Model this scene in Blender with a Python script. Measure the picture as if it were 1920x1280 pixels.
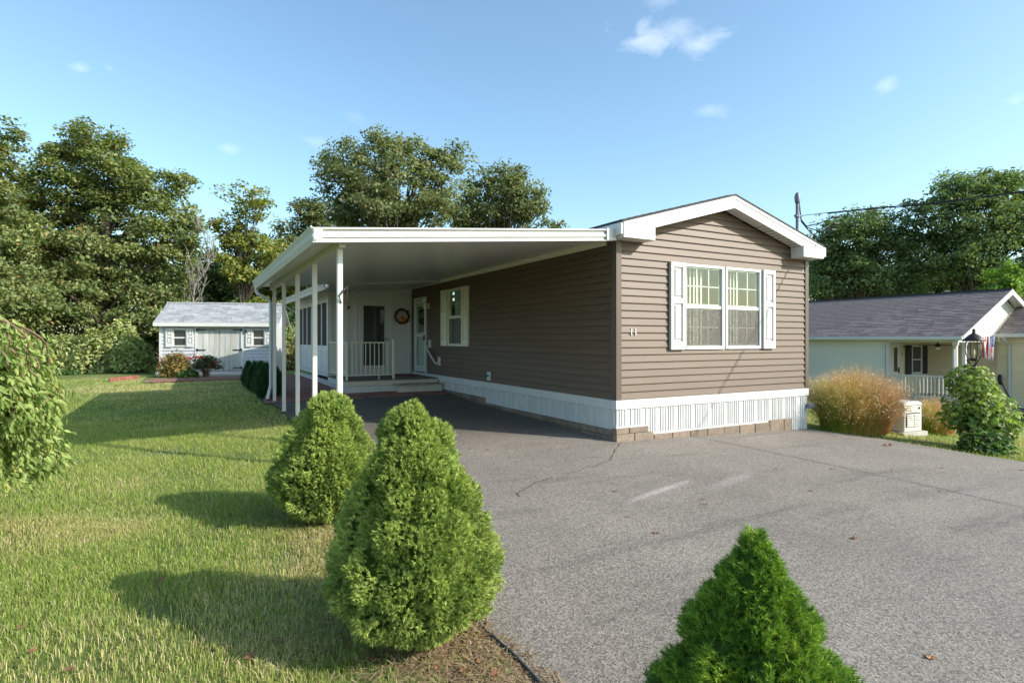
import bpy, bmesh, math, random
import numpy as np
from mathutils import Vector, Matrix
R = math.radians
scene = bpy.context.scene
for o in list(bpy.data.objects): bpy.data.objects.remove(o)
C = scene.collection

# ------------------------------------------------------------------ camera
FPX, CAMZ, HOR = 1086.0, 1.545, 636.0          # focal length in photo pixels, eye height, horizon row
CAM = np.array((-5.675, -6.95))
FW = np.array((math.sin(R(29)), math.cos(R(29)))); RT = np.array((FW[1], -FW[0]))
cd = bpy.data.cameras.new('camera'); cam = bpy.data.objects.new('camera', cd); C.objects.link(cam)
cam.location = (CAM[0], CAM[1], CAMZ); cam.rotation_euler = (R(90), 0, R(-29))
cd.sensor_width = 36; cd.lens = 36*FPX/1920; cd.shift_y = -4/1920; cd.clip_end = 2000; cd.clip_start = .05
scene.camera = cam

# ------------------------------------------------------------------ sky, sun, exposure
SUN_EL = 30.0
LD = Vector((-.687*math.cos(R(SUN_EL)), .726*math.cos(R(SUN_EL)), -math.sin(R(SUN_EL)))).normalized()   # the way light travels
w = bpy.data.worlds.new('World'); scene.world = w; w.use_nodes = True
nt = w.node_tree; nt.nodes.clear()
def wn(t, **k):
    n = nt.nodes.new(t)
    for a, b in k.items(): setattr(n, a, b)
    return n
sky = wn('ShaderNodeTexSky', sky_type='NISHITA', sun_disc=False, sun_elevation=R(SUN_EL), sun_rotation=math.atan2(-LD.x, -LD.y))
sky.air_density = 1.0; sky.dust_density = 1.4; sky.ozone_density = 1.0; sky.altitude = 50
bg = wn('ShaderNodeBackground'); bg.inputs['Strength'].default_value = .15
wo = wn('ShaderNodeOutputWorld'); tc = wn('ShaderNodeTexCoord')
def skydir(px, py):
    v = FW + RT*(px-960)/FPX
    return Vector((v[0], v[1], (HOR-py)/FPX)).normalized()
nz = wn('ShaderNodeTexNoise'); nz.inputs['Scale'].default_value = 15; nz.inputs['Detail'].default_value = 9; nz.inputs['Roughness'].default_value = .6; nz.inputs['Distortion'].default_value = .35
st_ = wn('ShaderNodeMapping'); st_.inputs['Scale'].default_value = (1, 1, 2.0); nt.links.new(tc.outputs['Generated'], st_.inputs['Vector']); nt.links.new(st_.outputs[0], nz.inputs['Vector'])
acc = None
for (px, py, hw, hh, amt) in [(1205, 74, 150, 62, .95), (1310, 90, 130, 58, .8), (1265, 55, 110, 50, .5), (1240, 0, 80, 36, .6), (150, 127, 40, 22, .9), (1663, 162, 40, 34, .8),
                              (1330, 208, 80, 34, .7), (675, 218, 80, 40, .5), (205, 128, 22, 16, .6), (430, 280, 46, 22, .6), (600, 268, 70, 30, .5), (1905, 190, 46, 34, .7)]:
    d = skydir(px, py); r_ = d.cross(Vector((0, 0, 1))).normalized(); u_ = r_.cross(d).normalized()
    k = (d.x*FW[0]+d.y*FW[1])
    def dot(vec, sc):
        n = wn('ShaderNodeVectorMath', operation='DOT_PRODUCT'); n.inputs[1].default_value = vec*sc
        nt.links.new(tc.outputs['Generated'], n.inputs[0]); return n.outputs['Value']
    def mth(op, a, b=None, clamp=False):
        n = wn('ShaderNodeMath', operation=op, use_clamp=clamp)
        for i, x in enumerate((a, b)):
            if x is None: continue
            if isinstance(x, (int, float)): n.inputs[i].default_value = x
            else: nt.links.new(x, n.inputs[i])
        return n.outputs[0]
    A = dot(r_, FPX/hw/k); B = dot(u_, FPX/hh/k*.95)
    q = mth('SQRT', mth('ADD', mth('MULTIPLY', A, A), mth('MULTIPLY', B, B)))
    front = mth('GREATER_THAN', dot(d, 1.0), .2)
    q = mth('SUBTRACT', 1.0, q, True)
    m = mth('ADD', mth('SUBTRACT', nz.outputs['Fac'], .55), mth('MULTIPLY', mth('SUBTRACT', q, .5), .62))
    m = mth('MULTIPLY', mth('MULTIPLY', mth('MULTIPLY', m, 2.2, True), amt*(.62 if hw > 90 else .34)), mth('MULTIPLY', front, mth('MULTIPLY', q, 3.0, True)))
    acc = m if acc is None else mth('MAXIMUM', acc, m)
mx = wn('ShaderNodeMix', data_type='RGBA'); mx.inputs['B'].default_value = (5.6, 5.9, 6.3, 1)
gr_ = wn('ShaderNodeVectorMath', operation='MULTIPLY'); gr_.inputs[1].default_value = (.88, 1.03, 1.02); nt.links.new(sky.outputs[0], gr_.inputs[0])   # white balance of the sky
nt.links.new(acc, mx.inputs['Factor']); nt.links.new(gr_.outputs[0], mx.inputs['A'])
nt.links.new(mx.outputs['Result'], bg.inputs['Color']); nt.links.new(bg.outputs[0], wo.inputs['Surface'])
sl = bpy.data.lights.new('sun', 'SUN'); sl.energy = 3.6; sl.angle = R(.53); sl.color = (1, .94, .84)
so = bpy.data.objects.new('sun', sl); C.objects.link(so); so.rotation_euler = LD.to_track_quat('-Z', 'Y').to_euler(); so.location = (10, -10, 12)
scene.render.engine = 'CYCLES'
vs = scene.view_settings; vs.view_transform = 'Standard'; vs.look = 'None'; vs.gamma = 1; vs.exposure = .88

# ------------------------------------------------------------------ photo pixel <-> place
def smooth_interp(x, xs, ys):
    x = np.asarray(x, float); a = 0
    for d in (-.7, -.35, 0, .35, .7): a = a+np.interp(x+d, xs, ys)
    return a/5
def H(x, y):
    gy = smooth_interp(y, [-60, -12, 8, 11, 60], [-.7, -.41, .272, .3, .4])
    gx = smooth_interp(x, [-60, -20, -4.5, 0, 4.6, 8, 13, 19, 60], [-.4, -.15, -.015, 0, -.15, -.42, -.85, -1.25, -1.5])
    return gy+gx
def h(x, y): return float(H(x, y))
def at(px, dep): return CAM+dep*(FW+RT*(px-960)/FPX)
def P(px, py):                                      # where the pixel's ray meets the ground
    dep = CAMZ*FPX/(py-HOR)
    for _ in range(25):
        q = at(px, dep); dep = .5*dep+.5*(CAMZ-h(*q))*FPX/(py-HOR)
    return at(px, dep)
def ztop(py, dep): return CAMZ+(HOR-py)*dep/FPX
def depth(x, y): return float((np.array((x, y))-CAM)@FW)
def onX(px, X):                                     # y on the plane x = X seen at column px
    r = (px-960)/FPX; dv = FW+RT*r; t = (X-CAM[0])/dv[0]; return CAM[1]+t*dv[1]
def onY(px, Y):
    r = (px-960)/FPX; dv = FW+RT*r; t = (Y-CAM[1])/dv[1]; return CAM[0]+t*dv[0]

# ------------------------------------------------------------------ materials
def lin(r, g, b):
    f = lambda c: (c/12.92 if c <= .04045 else ((c+.055)/1.055)**2.4)
    return tuple(f(x/255) for x in (r, g, b))
MATS = {}
def newmat(name):
    m = bpy.data.materials.new(name); m.use_nodes = True; n = m.node_tree.nodes; n.clear(); return m, n, m.node_tree.links
def nd(n, t, **k):
    x = n.new(t)
    for a, b in k.items():
        if a.startswith('i_'): x.inputs[a[2:].replace('_', ' ')].default_value = b
        else: setattr(x, a, b)
    return x
def mat(name, col, rough=.5, var=.12, scale=6.0, stretch=(1, 1, 1), bump=0.0, bscale=60.0, bstretch=(1, 1, 1), spec=.5, dirt=None, dirtamt=.0, dscale=1.2, metal=0.0, rand=0.0, fine=0.0):
    """principled surface: base colour varied by two noises, per-object random tone, optional dirt colour and fine bump"""
    m, n, l = newmat(name); out = nd(n, 'ShaderNodeOutputMaterial'); p = nd(n, 'ShaderNodeBsdfPrincipled')
    p.inputs['Roughness'].default_value = rough; p.inputs['Specular IOR Level'].default_value = spec; p.inputs['Metallic'].default_value = metal
    tc = nd(n, 'ShaderNodeTexCoord'); mp = nd(n, 'ShaderNodeMapping'); mp.inputs['Scale'].default_value = stretch
    l.new(tc.outputs['Object'], mp.inputs['Vector'])
    oi = nd(n, 'ShaderNodeObjectInfo')
    ad = nd(n, 'ShaderNodeVectorMath', operation='ADD'); sc = nd(n, 'ShaderNodeVectorMath', operation='SCALE'); sc.inputs['Scale'].default_value = 37.0
    cmb = nd(n, 'ShaderNodeCombineXYZ')
    for i in range(3): l.new(oi.outputs['Random'], cmb.inputs[i])
    l.new(cmb.outputs[0], sc.inputs[0]); l.new(mp.outputs[0], ad.inputs[0]); l.new(sc.outputs[0], ad.inputs[1])
    nz = nd(n, 'ShaderNodeTexNoise', i_Scale=scale, i_Detail=6.0, i_Roughness=.6); l.new(ad.outputs[0], nz.inputs['Vector'])
    rg = nd(n, 'ShaderNodeMapRange'); rg.inputs['From Min'].default_value = .3; rg.inputs['From Max'].default_value = .7
    rg.inputs['To Min'].default_value = 1-var; rg.inputs['To Max'].default_value = 1+var; l.new(nz.outputs['Fac'], rg.inputs['Value'])
    val = rg.outputs[0]
    if rand:
        r2 = nd(n, 'ShaderNodeMapRange'); r2.inputs['To Min'].default_value = 1-rand; r2.inputs['To Max'].default_value = 1+rand; l.new(oi.outputs['Random'], r2.inputs['Value'])
        mm = nd(n, 'ShaderNodeMath', operation='MULTIPLY'); l.new(val, mm.inputs[0]); l.new(r2.outputs[0], mm.inputs[1]); val = mm.outputs[0]
    if fine:
        fz = nd(n, 'ShaderNodeTexNoise', i_Scale=bscale*1.7, i_Detail=2.0); l.new(ad.outputs[0], fz.inputs['Vector'])
        r3 = nd(n, 'ShaderNodeMapRange'); r3.inputs['From Min'].default_value = .3; r3.inputs['From Max'].default_value = .7; r3.inputs['To Min'].default_value = 1-fine; r3.inputs['To Max'].default_value = 1+fine
        l.new(fz.outputs['Fac'], r3.inputs['Value'])
        mm = nd(n, 'ShaderNodeMath', operation='MULTIPLY'); l.new(val, mm.inputs[0]); l.new(r3.outputs[0], mm.inputs[1]); val = mm.outputs[0]
    vm = nd(n, 'ShaderNodeVectorMath', operation='SCALE'); vm.inputs[0].default_value = col; l.new(val, vm.inputs['Scale'])
    c = vm.outputs[0]
    if dirt:
        dz = nd(n, 'ShaderNodeTexNoise', i_Scale=dscale, i_Detail=8.0, i_Roughness=.7); l.new(ad.outputs[0], dz.inputs['Vector'])
        dr = nd(n, 'ShaderNodeMapRange'); dr.inputs['From Min'].default_value = .48; dr.inputs['From Max'].default_value = .75; dr.inputs['To Max'].default_value = dirtamt; l.new(dz.outputs['Fac'], dr.inputs['Value'])
        mx = nd(n, 'ShaderNodeMix', data_type='RGBA'); l.new(dr.outputs[0], mx.inputs['Factor']); l.new(c, mx.inputs['A']); mx.inputs['B'].default_value = (*dirt, 1); c = mx.outputs['Result']
    l.new(c, p.inputs['Base Color'])
    if bump:
        mp2 = nd(n, 'ShaderNodeMapping'); mp2.inputs['Scale'].default_value = bstretch; l.new(ad.outputs[0], mp2.inputs['Vector'])
        bz = nd(n, 'ShaderNodeTexNoise', i_Scale=bscale, i_Detail=4.0); l.new(mp2.outputs[0], bz.inputs['Vector'])
        b = nd(n, 'ShaderNodeBump', i_Strength=bump, i_Distance=.01); l.new(bz.outputs['Fac'], b.inputs['Height']); l.new(b.outputs[0], p.inputs['Normal'])
    l.new(p.outputs[0], out.inputs['Surface']); MATS[name] = m; return m
def leafmat(name, trans=.35, rough=.55, spec=.35, mul=1.0):
    m, n, l = newmat(name); out = nd(n, 'ShaderNodeOutputMaterial'); p = nd(n, 'ShaderNodeBsdfPrincipled'); p.inputs['Roughness'].default_value = rough; p.inputs['Specular IOR Level'].default_value = spec
    a = nd(n, 'ShaderNodeAttribute', attribute_name='tint'); t = nd(n, 'ShaderNodeBsdfTranslucent'); ms = nd(n, 'ShaderNodeMixShader', i_Fac=trans)
    l.new(a.outputs['Color'], p.inputs['Base Color'])
    g = nd(n, 'ShaderNodeVectorMath', operation='MULTIPLY'); g.inputs[1].default_value = (1.15, 1.25, .6); l.new(a.outputs['Color'], g.inputs[0]); l.new(g.outputs[0], t.inputs['Color'])
    l.new(p.outputs[0], ms.inputs[1]); l.new(t.outputs[0], ms.inputs[2]); l.new(ms.outputs[0], out.inputs['Surface']); MATS[name] = m; return m
def glassmat(name, tint=(1, 1, 1), base=.06, rough=.0):
    m, n, l = newmat(name); out = nd(n, 'ShaderNodeOutputMaterial'); t = nd(n, 'ShaderNodeBsdfTransparent'); t.inputs[0].default_value = (*tint, 1)
    g = nd(n, 'ShaderNodeBsdfGlossy', i_Roughness=rough); ge = nd(n, 'ShaderNodeNewGeometry'); dt = nd(n, 'ShaderNodeVectorMath', operation='DOT_PRODUCT'); l.new(ge.outputs['Normal'], dt.inputs[0]); l.new(ge.outputs['Incoming'], dt.inputs[1])
    ab = nd(n, 'ShaderNodeMath', operation='ABSOLUTE'); l.new(dt.outputs['Value'], ab.inputs[0]); om = nd(n, 'ShaderNodeMath', operation='SUBTRACT'); om.inputs[0].default_value = 1; l.new(ab.outputs[0], om.inputs[1]); fr = nd(n, 'ShaderNodeMath', operation='POWER'); fr.inputs[1].default_value = 5; l.new(om.outputs[0], fr.inputs[0]); ad = nd(n, 'ShaderNodeMath', operation='ADD', use_clamp=True); ad.inputs[1].default_value = base
    tc = nd(n, 'ShaderNodeTexCoord'); z = nd(n, 'ShaderNodeTexNoise', i_Scale=1.6, i_Detail=1.0); l.new(tc.outputs['Object'], z.inputs['Vector'])
    b = nd(n, 'ShaderNodeBump', i_Strength=.05, i_Distance=.02); l.new(z.outputs['Fac'], b.inputs['Height']); l.new(b.outputs[0], g.inputs['Normal'])
    ms = nd(n, 'ShaderNodeMixShader'); l.new(fr.outputs[0], ad.inputs[0]); l.new(ad.outputs[0], ms.inputs[0]); l.new(t.outputs[0], ms.inputs[1]); l.new(g.outputs[0], ms.inputs[2]); l.new(ms.outputs[0], out.inputs['Surface']); MATS[name] = m; return m
mat('vinyl_brown', (.126, .085, .060), .5, .07, 1.5, (1, 1, 8), .12, 30, (1, 1, 14), .35, dirt=(.17, .135, .11), dirtamt=.25, dscale=1.1, rand=.05)
mat('brown_trim', (.10, .073, .058), .45, .06, 3, spec=.4)
mat('white_trim', (.61, .60, .58), .42, .04, 3, spec=.4, dirt=(.55, .53, .47), dirtamt=.22, dscale=2.0)
mat('white_skirt', (.57, .57, .56), .45, .05, 3, spec=.4, dirt=(.45, .42, .36), dirtamt=.35, dscale=2.2)
mat('white_alu', (.53, .53, .51), .36, .05, .8, (1, 6, 1), spec=.5, dirt=(.6, .58, .52), dirtamt=.2)
mat('ceiling_pan', (.58, .575, .55), .28, .05, .7, (.4, 3, 1), spec=.5)
mat('cream_trim', (.72, .68, .56), .5, .05, 4, dirt=(.55, .5, .38), dirtamt=.2)
mat('block', (.20, .152, .115), .9, .22, 9, bump=.6, bscale=70, rand=.2, dirt=(.12, .1, .08), dirtamt=.45, dscale=3, fine=.15)
mat('roof_dark', (.05, .048, .047), .9, .3, 12, bump=.5, bscale=120, rand=.3, fine=.4)
mat('shingle_grey', (.30, .31, .32), .92, .22, 8, bump=.5, bscale=90, rand=.22, fine=.35)
mat('shingle_brown', (.185, .150, .142), .92, .25, 8, bump=.5, bscale=90, rand=.3, fine=.35)
mat('shed_siding', (.50, .50, .52), .55, .06, 2, (1, 1, 6), .1, 30, (1, 1, 12), rand=.05)
mat('cream_siding', (.70, .68, .57), .55, .05, 2, (1, 1, 6), .08, 30, (1, 1, 12), rand=.03)
mat('shed_plank', (.44, .45, .42), .85, .3, 5, (1, 1, .15), .4, 40, (1, 1, .1), rand=.15, dirt=(.40, .33, .24), dirtamt=.7, dscale=3)
mat('black_iron', (.018, .018, .02), .45, .2, 20, spec=.5)
mat('dark_glass', (.035, .04, .04), .04, .1, 1, spec=.8)
mat('dark_screen', (.022, .021, .026), .6, .15, 3, spec=.15)
mat('room_green', (.42, .5, .38), .7, .05, 3)
mat('room_floor', (.3, .25, .2), .7, .1, 3)
mat('blind', (.72, .68, .58), .6, .06, 8, rand=.12)
mat('curtain', (.45, .47, .46), .8, .15, 5, (6, 6, .4))
mat('deck', (.15, .115, .10), .7, .15, 6, (1, 1, 1), .2, 60, rand=.12)
mat('step_tan', (.36, .31, .24), .7, .12, 8, rand=.08, bump=.2)
mat('porch_cream', (.55, .51, .43), .6, .08, 5)
mat('red_mat', (.16, .04, .035), .95, .3, 30, bump=.5, bscale=200)
mat('red_paver', (.23, .105, .082), .9, .25, 9, bump=.5, bscale=80, rand=.3, fine=.2)
mat('sand', (.22, .17, .13), .95, .2, 20, bump=.3)
mat('red_edging', (.27, .095, .07), .85, .2, 10, bump=.4, bscale=60, rand=.2)
mat('bark', (.085, .068, .052), .95, .35, 8, (1, 1, .3), .8, 30, (1, 1, .3))
mat('bark_pale', (.21, .19, .165), .9, .3, 8, (1, 1, .3), .6, 30, (1, 1, .3))
mat('twig', (.17, .10, .07), .9, .3, 10)
mat('concrete', (.42, .40, .37), .9, .12, 6, bump=.3, bscale=90, fine=.1)
mat('generator', (.64, .62, .55), .5, .05, 5, dirt=(.4, .36, .28), dirtamt=.3)
mat('grille_dark', (.03, .03, .03), .7, .1, 5)
mat('mast_steel', (.17, .19, .23), .5, .15, 12, metal=.3)
mat('cable', (.018, .02, .025), .6, .1, 10)
mat('blue_hose', (.03, .16, .22), .5, .1, 10)
mat('flag_red', (.50, .03, .045), .85, .1, 12)
mat('flag_white', (.75, .74, .72), .85, .05, 12)
mat('flag_blue', (.03, .06, .22), .85, .1, 12)
mat('pumpkin', (.55, .16, .03), .6, .15, 12)
mat('wreath', (.075, .045, .025), .9, .4, 30, bump=.6, bscale=80)
mat('sign_board', (.45, .42, .40), .7, .2, 20)
mat('edging_black', (.035, .037, .042), .5, .2, 20)
mat('lamp_bronze', (.035, .027, .022), .5, .25, 25, spec=.5, metal=.4)
mat('bulb', (.75, .6, .42), .3, .05, 5)
mat('crack', (.06, .052, .045), .95, .2, 20)
mat('porch_siding', (.78, .66, .44), .55, .05, 2, (1, 1, 6), .08, 30, (1, 1, 12), rand=.03)
glassmat('window_glass', (.92, .98, .94), .045)
glassmat('lamp_glass', (.95, .95, .95), .04)
leafmat('leaf', .38); leafmat('needle', .12, .5, .3); leafmat('grass', .35, .6, .25); leafmat('reed', .3, .6, .2); leafmat('petal', .2, .6)
# insect screen: fine mesh, half see-through
m, n, l = newmat('insect_screen'); out = nd(n, 'ShaderNodeOutputMaterial'); d = nd(n, 'ShaderNodeBsdfPrincipled', i_Roughness=.6); t = nd(n, 'ShaderNodeBsdfTransparent')
tcn = nd(n, 'ShaderNodeTexCoord'); z = nd(n, 'ShaderNodeTexNoise', i_Scale=34.0, i_Detail=4.0, i_Roughness=.75); l.new(tcn.outputs['Object'], z.inputs['Vector'])
rg = nd(n, 'ShaderNodeMapRange'); rg.inputs['From Min'].default_value = .35; rg.inputs['From Max'].default_value = .65; rg.inputs['To Min'].default_value = .12; rg.inputs['To Max'].default_value = .62
d.inputs['Base Color'].default_value = (.17, .16, .15, 1); l.new(z.outputs['Fac'], rg.inputs['Value']); ms = nd(n, 'ShaderNodeMixShader'); l.new(rg.outputs[0], ms.inputs[0]); l.new(t.outputs[0], ms.inputs[1]); l.new(d.outputs[0], ms.inputs[2]); l.new(ms.outputs[0], out.inputs['Surface']); MATS['insect_screen'] = m
# asphalt: pale worn aggregate with dark binder, damp blotches
def asphalt():
    m, n, l = newmat('asphalt'); out = nd(n, 'ShaderNodeOutputMaterial'); p = nd(n, 'ShaderNodeBsdfPrincipled', i_Roughness=.88); p.inputs['Specular IOR Level'].default_value = .3
    tc = nd(n, 'ShaderNodeTexCoord'); v = nd(n, 'ShaderNodeTexVoronoi', i_Scale=105.0); l.new(tc.outputs['Object'], v.inputs['Vector'])
    f = nd(n, 'ShaderNodeTexNoise', i_Scale=42.0, i_Detail=5.0, i_Roughness=.8); l.new(tc.outputs['Object'], f.inputs['Vector'])
    b = nd(n, 'ShaderNodeTexNoise', i_Scale=.55, i_Detail=6.0, i_Roughness=.62); l.new(tc.outputs['Object'], b.inputs['Vector'])
    mp = nd(n, 'ShaderNodeMapping'); mp.inputs['Rotation'].default_value = (0, 0, R(20)); mp.inputs['Scale'].default_value = (.45, 2.6, 1); l.new(tc.outputs['Object'], mp.inputs['Vector'])
    s = nd(n, 'ShaderNodeTexNoise', i_Scale=1.0, i_Detail=7.0, i_Roughness=.65); l.new(mp.outputs[0], s.inputs['Vector'])
    sp = nd(n, 'ShaderNodeSeparateColor'); l.new(v.outputs['Color'], sp.inputs[0])
    def rng(o, a, b_, c, e):
        r = nd(n, 'ShaderNodeMapRange'); r.inputs['From Min'].default_value = a; r.inputs['From Max'].default_value = b_; r.inputs['To Min'].default_value = c; r.inputs['To Max'].default_value = e; l.new(o, r.inputs['Value']); return r.outputs[0]
    def mul(a, b_):
        q = nd(n, 'ShaderNodeMath', operation='MULTIPLY'); l.new(a, q.inputs[0]); l.new(b_, q.inputs[1]); return q.outputs[0]
    val = mul(mul(rng(sp.outputs[0], 0, 1, .5, 1.5), rng(f.outputs['Fac'], .3, .7, .74, 1.26)), mul(rng(b.outputs['Fac'], .3, .7, .82, 1.16), rng(s.outputs['Fac'], .54, .74, 1.0, .62)))
    sc = nd(n, 'ShaderNodeVectorMath', operation='SCALE'); sc.inputs[0].default_value = (.205, .180, .155)
    # shade under the carport roof is painted into the base colour, with soft borders
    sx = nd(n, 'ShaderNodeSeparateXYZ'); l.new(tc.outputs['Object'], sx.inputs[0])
    shade_mask = mul(mul(rng(sx.outputs[0], .1, -.1, 0, 1), rng(sx.outputs[0], -4.5, -4.2, 0, 1)), rng(sx.outputs[1], .3, 1.7, 0, 1)); val = mul(val, rng(shade_mask, 0, 1, 1, .6))
    l.new(val, sc.inputs['Scale']); l.new(sc.outputs[0], p.inputs['Base Color'])
    bp = nd(n, 'ShaderNodeBump', i_Strength=.35, i_Distance=.004); ad = nd(n, 'ShaderNodeMath', operation='ADD'); l.new(v.outputs['Distance'], ad.inputs[0]); l.new(f.outputs['Fac'], ad.inputs[1]); l.new(ad.outputs[0], bp.inputs['Height']); l.new(bp.outputs[0], p.inputs['Normal'])
    l.new(p.outputs[0], out.inputs['Surface']); MATS['asphalt'] = m
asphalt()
def ground_mat():
    m, n, l = newmat('ground'); out = nd(n, 'ShaderNodeOutputMaterial'); p = nd(n, 'ShaderNodeBsdfPrincipled', i_Roughness=.95); p.inputs['Specular IOR Level'].default_value = .1
    tc = nd(n, 'ShaderNodeTexCoord'); a = nd(n, 'ShaderNodeTexNoise', i_Scale=.5, i_Detail=8.0, i_Roughness=.7); f = nd(n, 'ShaderNodeTexNoise', i_Scale=28.0, i_Detail=6.0, i_Roughness=.8)
    for x in (a, f): l.new(tc.outputs['Object'], x.inputs['Vector'])
    cr = nd(n, 'ShaderNodeValToRGB'); e = cr.color_ramp.elements; e[0].position = .32; e[0].color = (.10, .145, .035, 1); e[1].position = .7; e[1].color = (.28, .24, .13, 1); k = e.new(.5); k.color = (.16, .20, .06, 1)
    l.new(a.outputs['Fac'], cr.inputs[0])
    rg = nd(n, 'ShaderNodeMapRange'); rg.inputs['From Min'].default_value = .3; rg.inputs['From Max'].default_value = .7; rg.inputs['To Min'].default_value = .45; rg.inputs['To Max'].default_value = 1.45; l.new(f.outputs['Fac'], rg.inputs['Value'])
    s = nd(n, 'ShaderNodeVectorMath', operation='SCALE'); l.new(cr.outputs[0], s.inputs[0]); l.new(rg.outputs[0], s.inputs['Scale']); l.new(s.outputs[0], p.inputs['Base Color'])
    b = nd(n, 'ShaderNodeBump', i_Strength=.8, i_Distance=.03); l.new(f.outputs['Fac'], b.inputs['Height']); l.new(b.outputs[0], p.inputs['Normal']); l.new(p.outputs[0], out.inputs['Surface']); MATS['ground'] = m
ground_mat()
mat('mulch', (.20, .135, .085), .95, .45, 14, bump=.9, bscale=45, fine=.5, dirt=(.26, .22, .12), dirtamt=.7, dscale=4)

# ------------------------------------------------------------------ mesh helpers
class MB:
    def __init__(s): s.v = []; s.f = []
    def add(s, v, f):
        o = len(s.v); s.v += [tuple(map(float, p)) for p in v]; s.f += [tuple(i+o for i in q) for q in f]; return s
    def box(s, x0, x1, y0, y1, z0, z1):
        return s.add([(x0, y0, z0), (x1, y0, z0), (x1, y1, z0), (x0, y1, z0), (x0, y0, z1), (x1, y0, z1), (x1, y1, z1), (x0, y1, z1)],
                     [(0, 3, 2, 1), (4, 5, 6, 7), (0, 1, 5, 4), (1, 2, 6, 5), (2, 3, 7, 6), (3, 0, 4, 7)])
    def hexa(s, bot, top):
        return s.add(list(bot)+list(top), [(0, 3, 2, 1), (4, 5, 6, 7), (0, 1, 5, 4), (1, 2, 6, 5), (2, 3, 7, 6), (3, 0, 4, 7)])
    def extrude(s, poly, d, org=(0, 0, 0)):
        """closed polygon (list of 3d points) swept by vector d, capped"""
        n = len(poly); a = [tuple(np.add(p, org)) for p in poly]; b = [tuple(np.add(np.add(p, org), d)) for p in poly]
        return s.add(a+b, [tuple(range(n-1, -1, -1)), tuple(range(n, 2*n))]+[(i, (i+1) % n, n+(i+1) % n, n+i) for i in range(n)])
    def tube(s, pts, rad, sides=8, cap=True):
        pts = [Vector(p) for p in pts]; n = len(pts); rad = [rad]*n if isinstance(rad, (int, float)) else rad; vs_ = []
        up = Vector((0, 0, 1)); prev = None
        for i, p in enumerate(pts):
            t = (pts[min(i+1, n-1)]-pts[max(i-1, 0)]).normalized()
            a = prev-t*prev.dot(t) if prev is not None else (up.cross(t) if abs(t.z) < .95 else Vector((1, 0, 0)).cross(t))
            a.normalize(); prev = a; b = t.cross(a)
            for k in range(sides):
                q = 2*math.pi*k/sides; vs_.append(p+(a*math.cos(q)+b*math.sin(q))*rad[i])
        fs = [(i*sides+k, i*sides+(k+1) % sides, (i+1)*sides+(k+1) % sides, (i+1)*sides+k) for i in range(n-1) for k in range(sides)]
        if cap: fs += [tuple(range(sides-1, -1, -1)), tuple(range((n-1)*sides, n*sides))]
        return s.add(vs_, fs)
    def lathe(s, prof, sides=16, c=(0, 0, 0)):
        vs_ = [(c[0]+r*math.cos(2*math.pi*k/sides), c[1]+r*math.sin(2*math.pi*k/sides), c[2]+z) for r, z in prof for k in range(sides)]
        n = len(prof); fs = [(i*sides+k, i*sides+(k+1) % sides, (i+1)*sides+(k+1) % sides, (i+1)*sides+k) for i in range(n-1) for k in range(sides)]
        fs += [tuple(range(sides-1, -1, -1)), tuple(range((n-1)*sides, n*sides))]
        return s.add(vs_, fs)
    def mesh(s, name, m, smooth=False, bevel=0.0):
        me = bpy.data.meshes.new(name); me.from_pydata(s.v, [], s.f)
        if bevel:
            bm = bmesh.new(); bm.from_mesh(me); bmesh.ops.remove_doubles(bm, verts=bm.verts, dist=1e-5)
            bmesh.ops.bevel(bm, geom=list(bm.edges), offset=bevel, segments=1, affect='EDGES', clamp_overlap=True); bm.to_mesh(me); bm.free()
        me.materials.append(MATS[m])
        if smooth: me.polygons.foreach_set('use_smooth', [True]*len(me.polygons))
        me.update(); return me
    def build(s, name, m, parent=None, smooth=False, bevel=0.0, loc=(0, 0, 0), rz=0):
        return link(name, s.mesh(name, m, smooth, bevel), parent, loc, rz)
def link(name, me, parent=None, loc=(0, 0, 0), rz=0, rot=None):
    o = bpy.data.objects.new(name, me); C.objects.link(o); o.parent = parent; o.location = loc; o.rotation_euler = rot if rot else (0, 0, rz); return o
def tag(o, label=None, cat=None, group=None, kind=None):
    if label: o['label'] = label
    if cat: o['category'] = cat
    if group: o['group'] = group
    if kind: o['kind'] = kind
    return o
def thing(name, label, cat, loc=(0, 0, 0), rz=0, group=None):
    o = bpy.data.objects.new(name, None); C.objects.link(o); o.location = loc; o.rotation_euler = (0, 0, rz); o.empty_display_size = .2
    return tag(o, label, cat, group)
def npmesh(name, V, F, m, tint=None, parent=None, smooth=False, loc=(0, 0, 0)):
    """numpy mesh; F is (n,3) or (n,4); tint is per-vertex rgb"""
    V = np.ascontiguousarray(V, np.float32); F = np.ascontiguousarray(F, np.int32); me = bpy.data.meshes.new(name); k = F.shape[1]
    me.vertices.add(len(V)); me.vertices.foreach_set('co', V.ravel()); me.loops.add(F.size); me.loops.foreach_set('vertex_index', F.ravel())
    me.polygons.add(len(F)); me.polygons.foreach_set('loop_start', np.arange(0, F.size, k, dtype=np.int32))
    if smooth: me.polygons.foreach_set('use_smooth', np.ones(len(F), bool))
    me.update(calc_edges=True); me.materials.append(MATS[m])
    if tint is not None:
        a = me.color_attributes.new('tint', 'FLOAT_COLOR', 'POINT'); t = np.ones((len(V), 4), np.float32); t[:, :3] = tint; a.data.foreach_set('color', t.ravel())
    return link(name, me, parent, loc)
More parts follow.
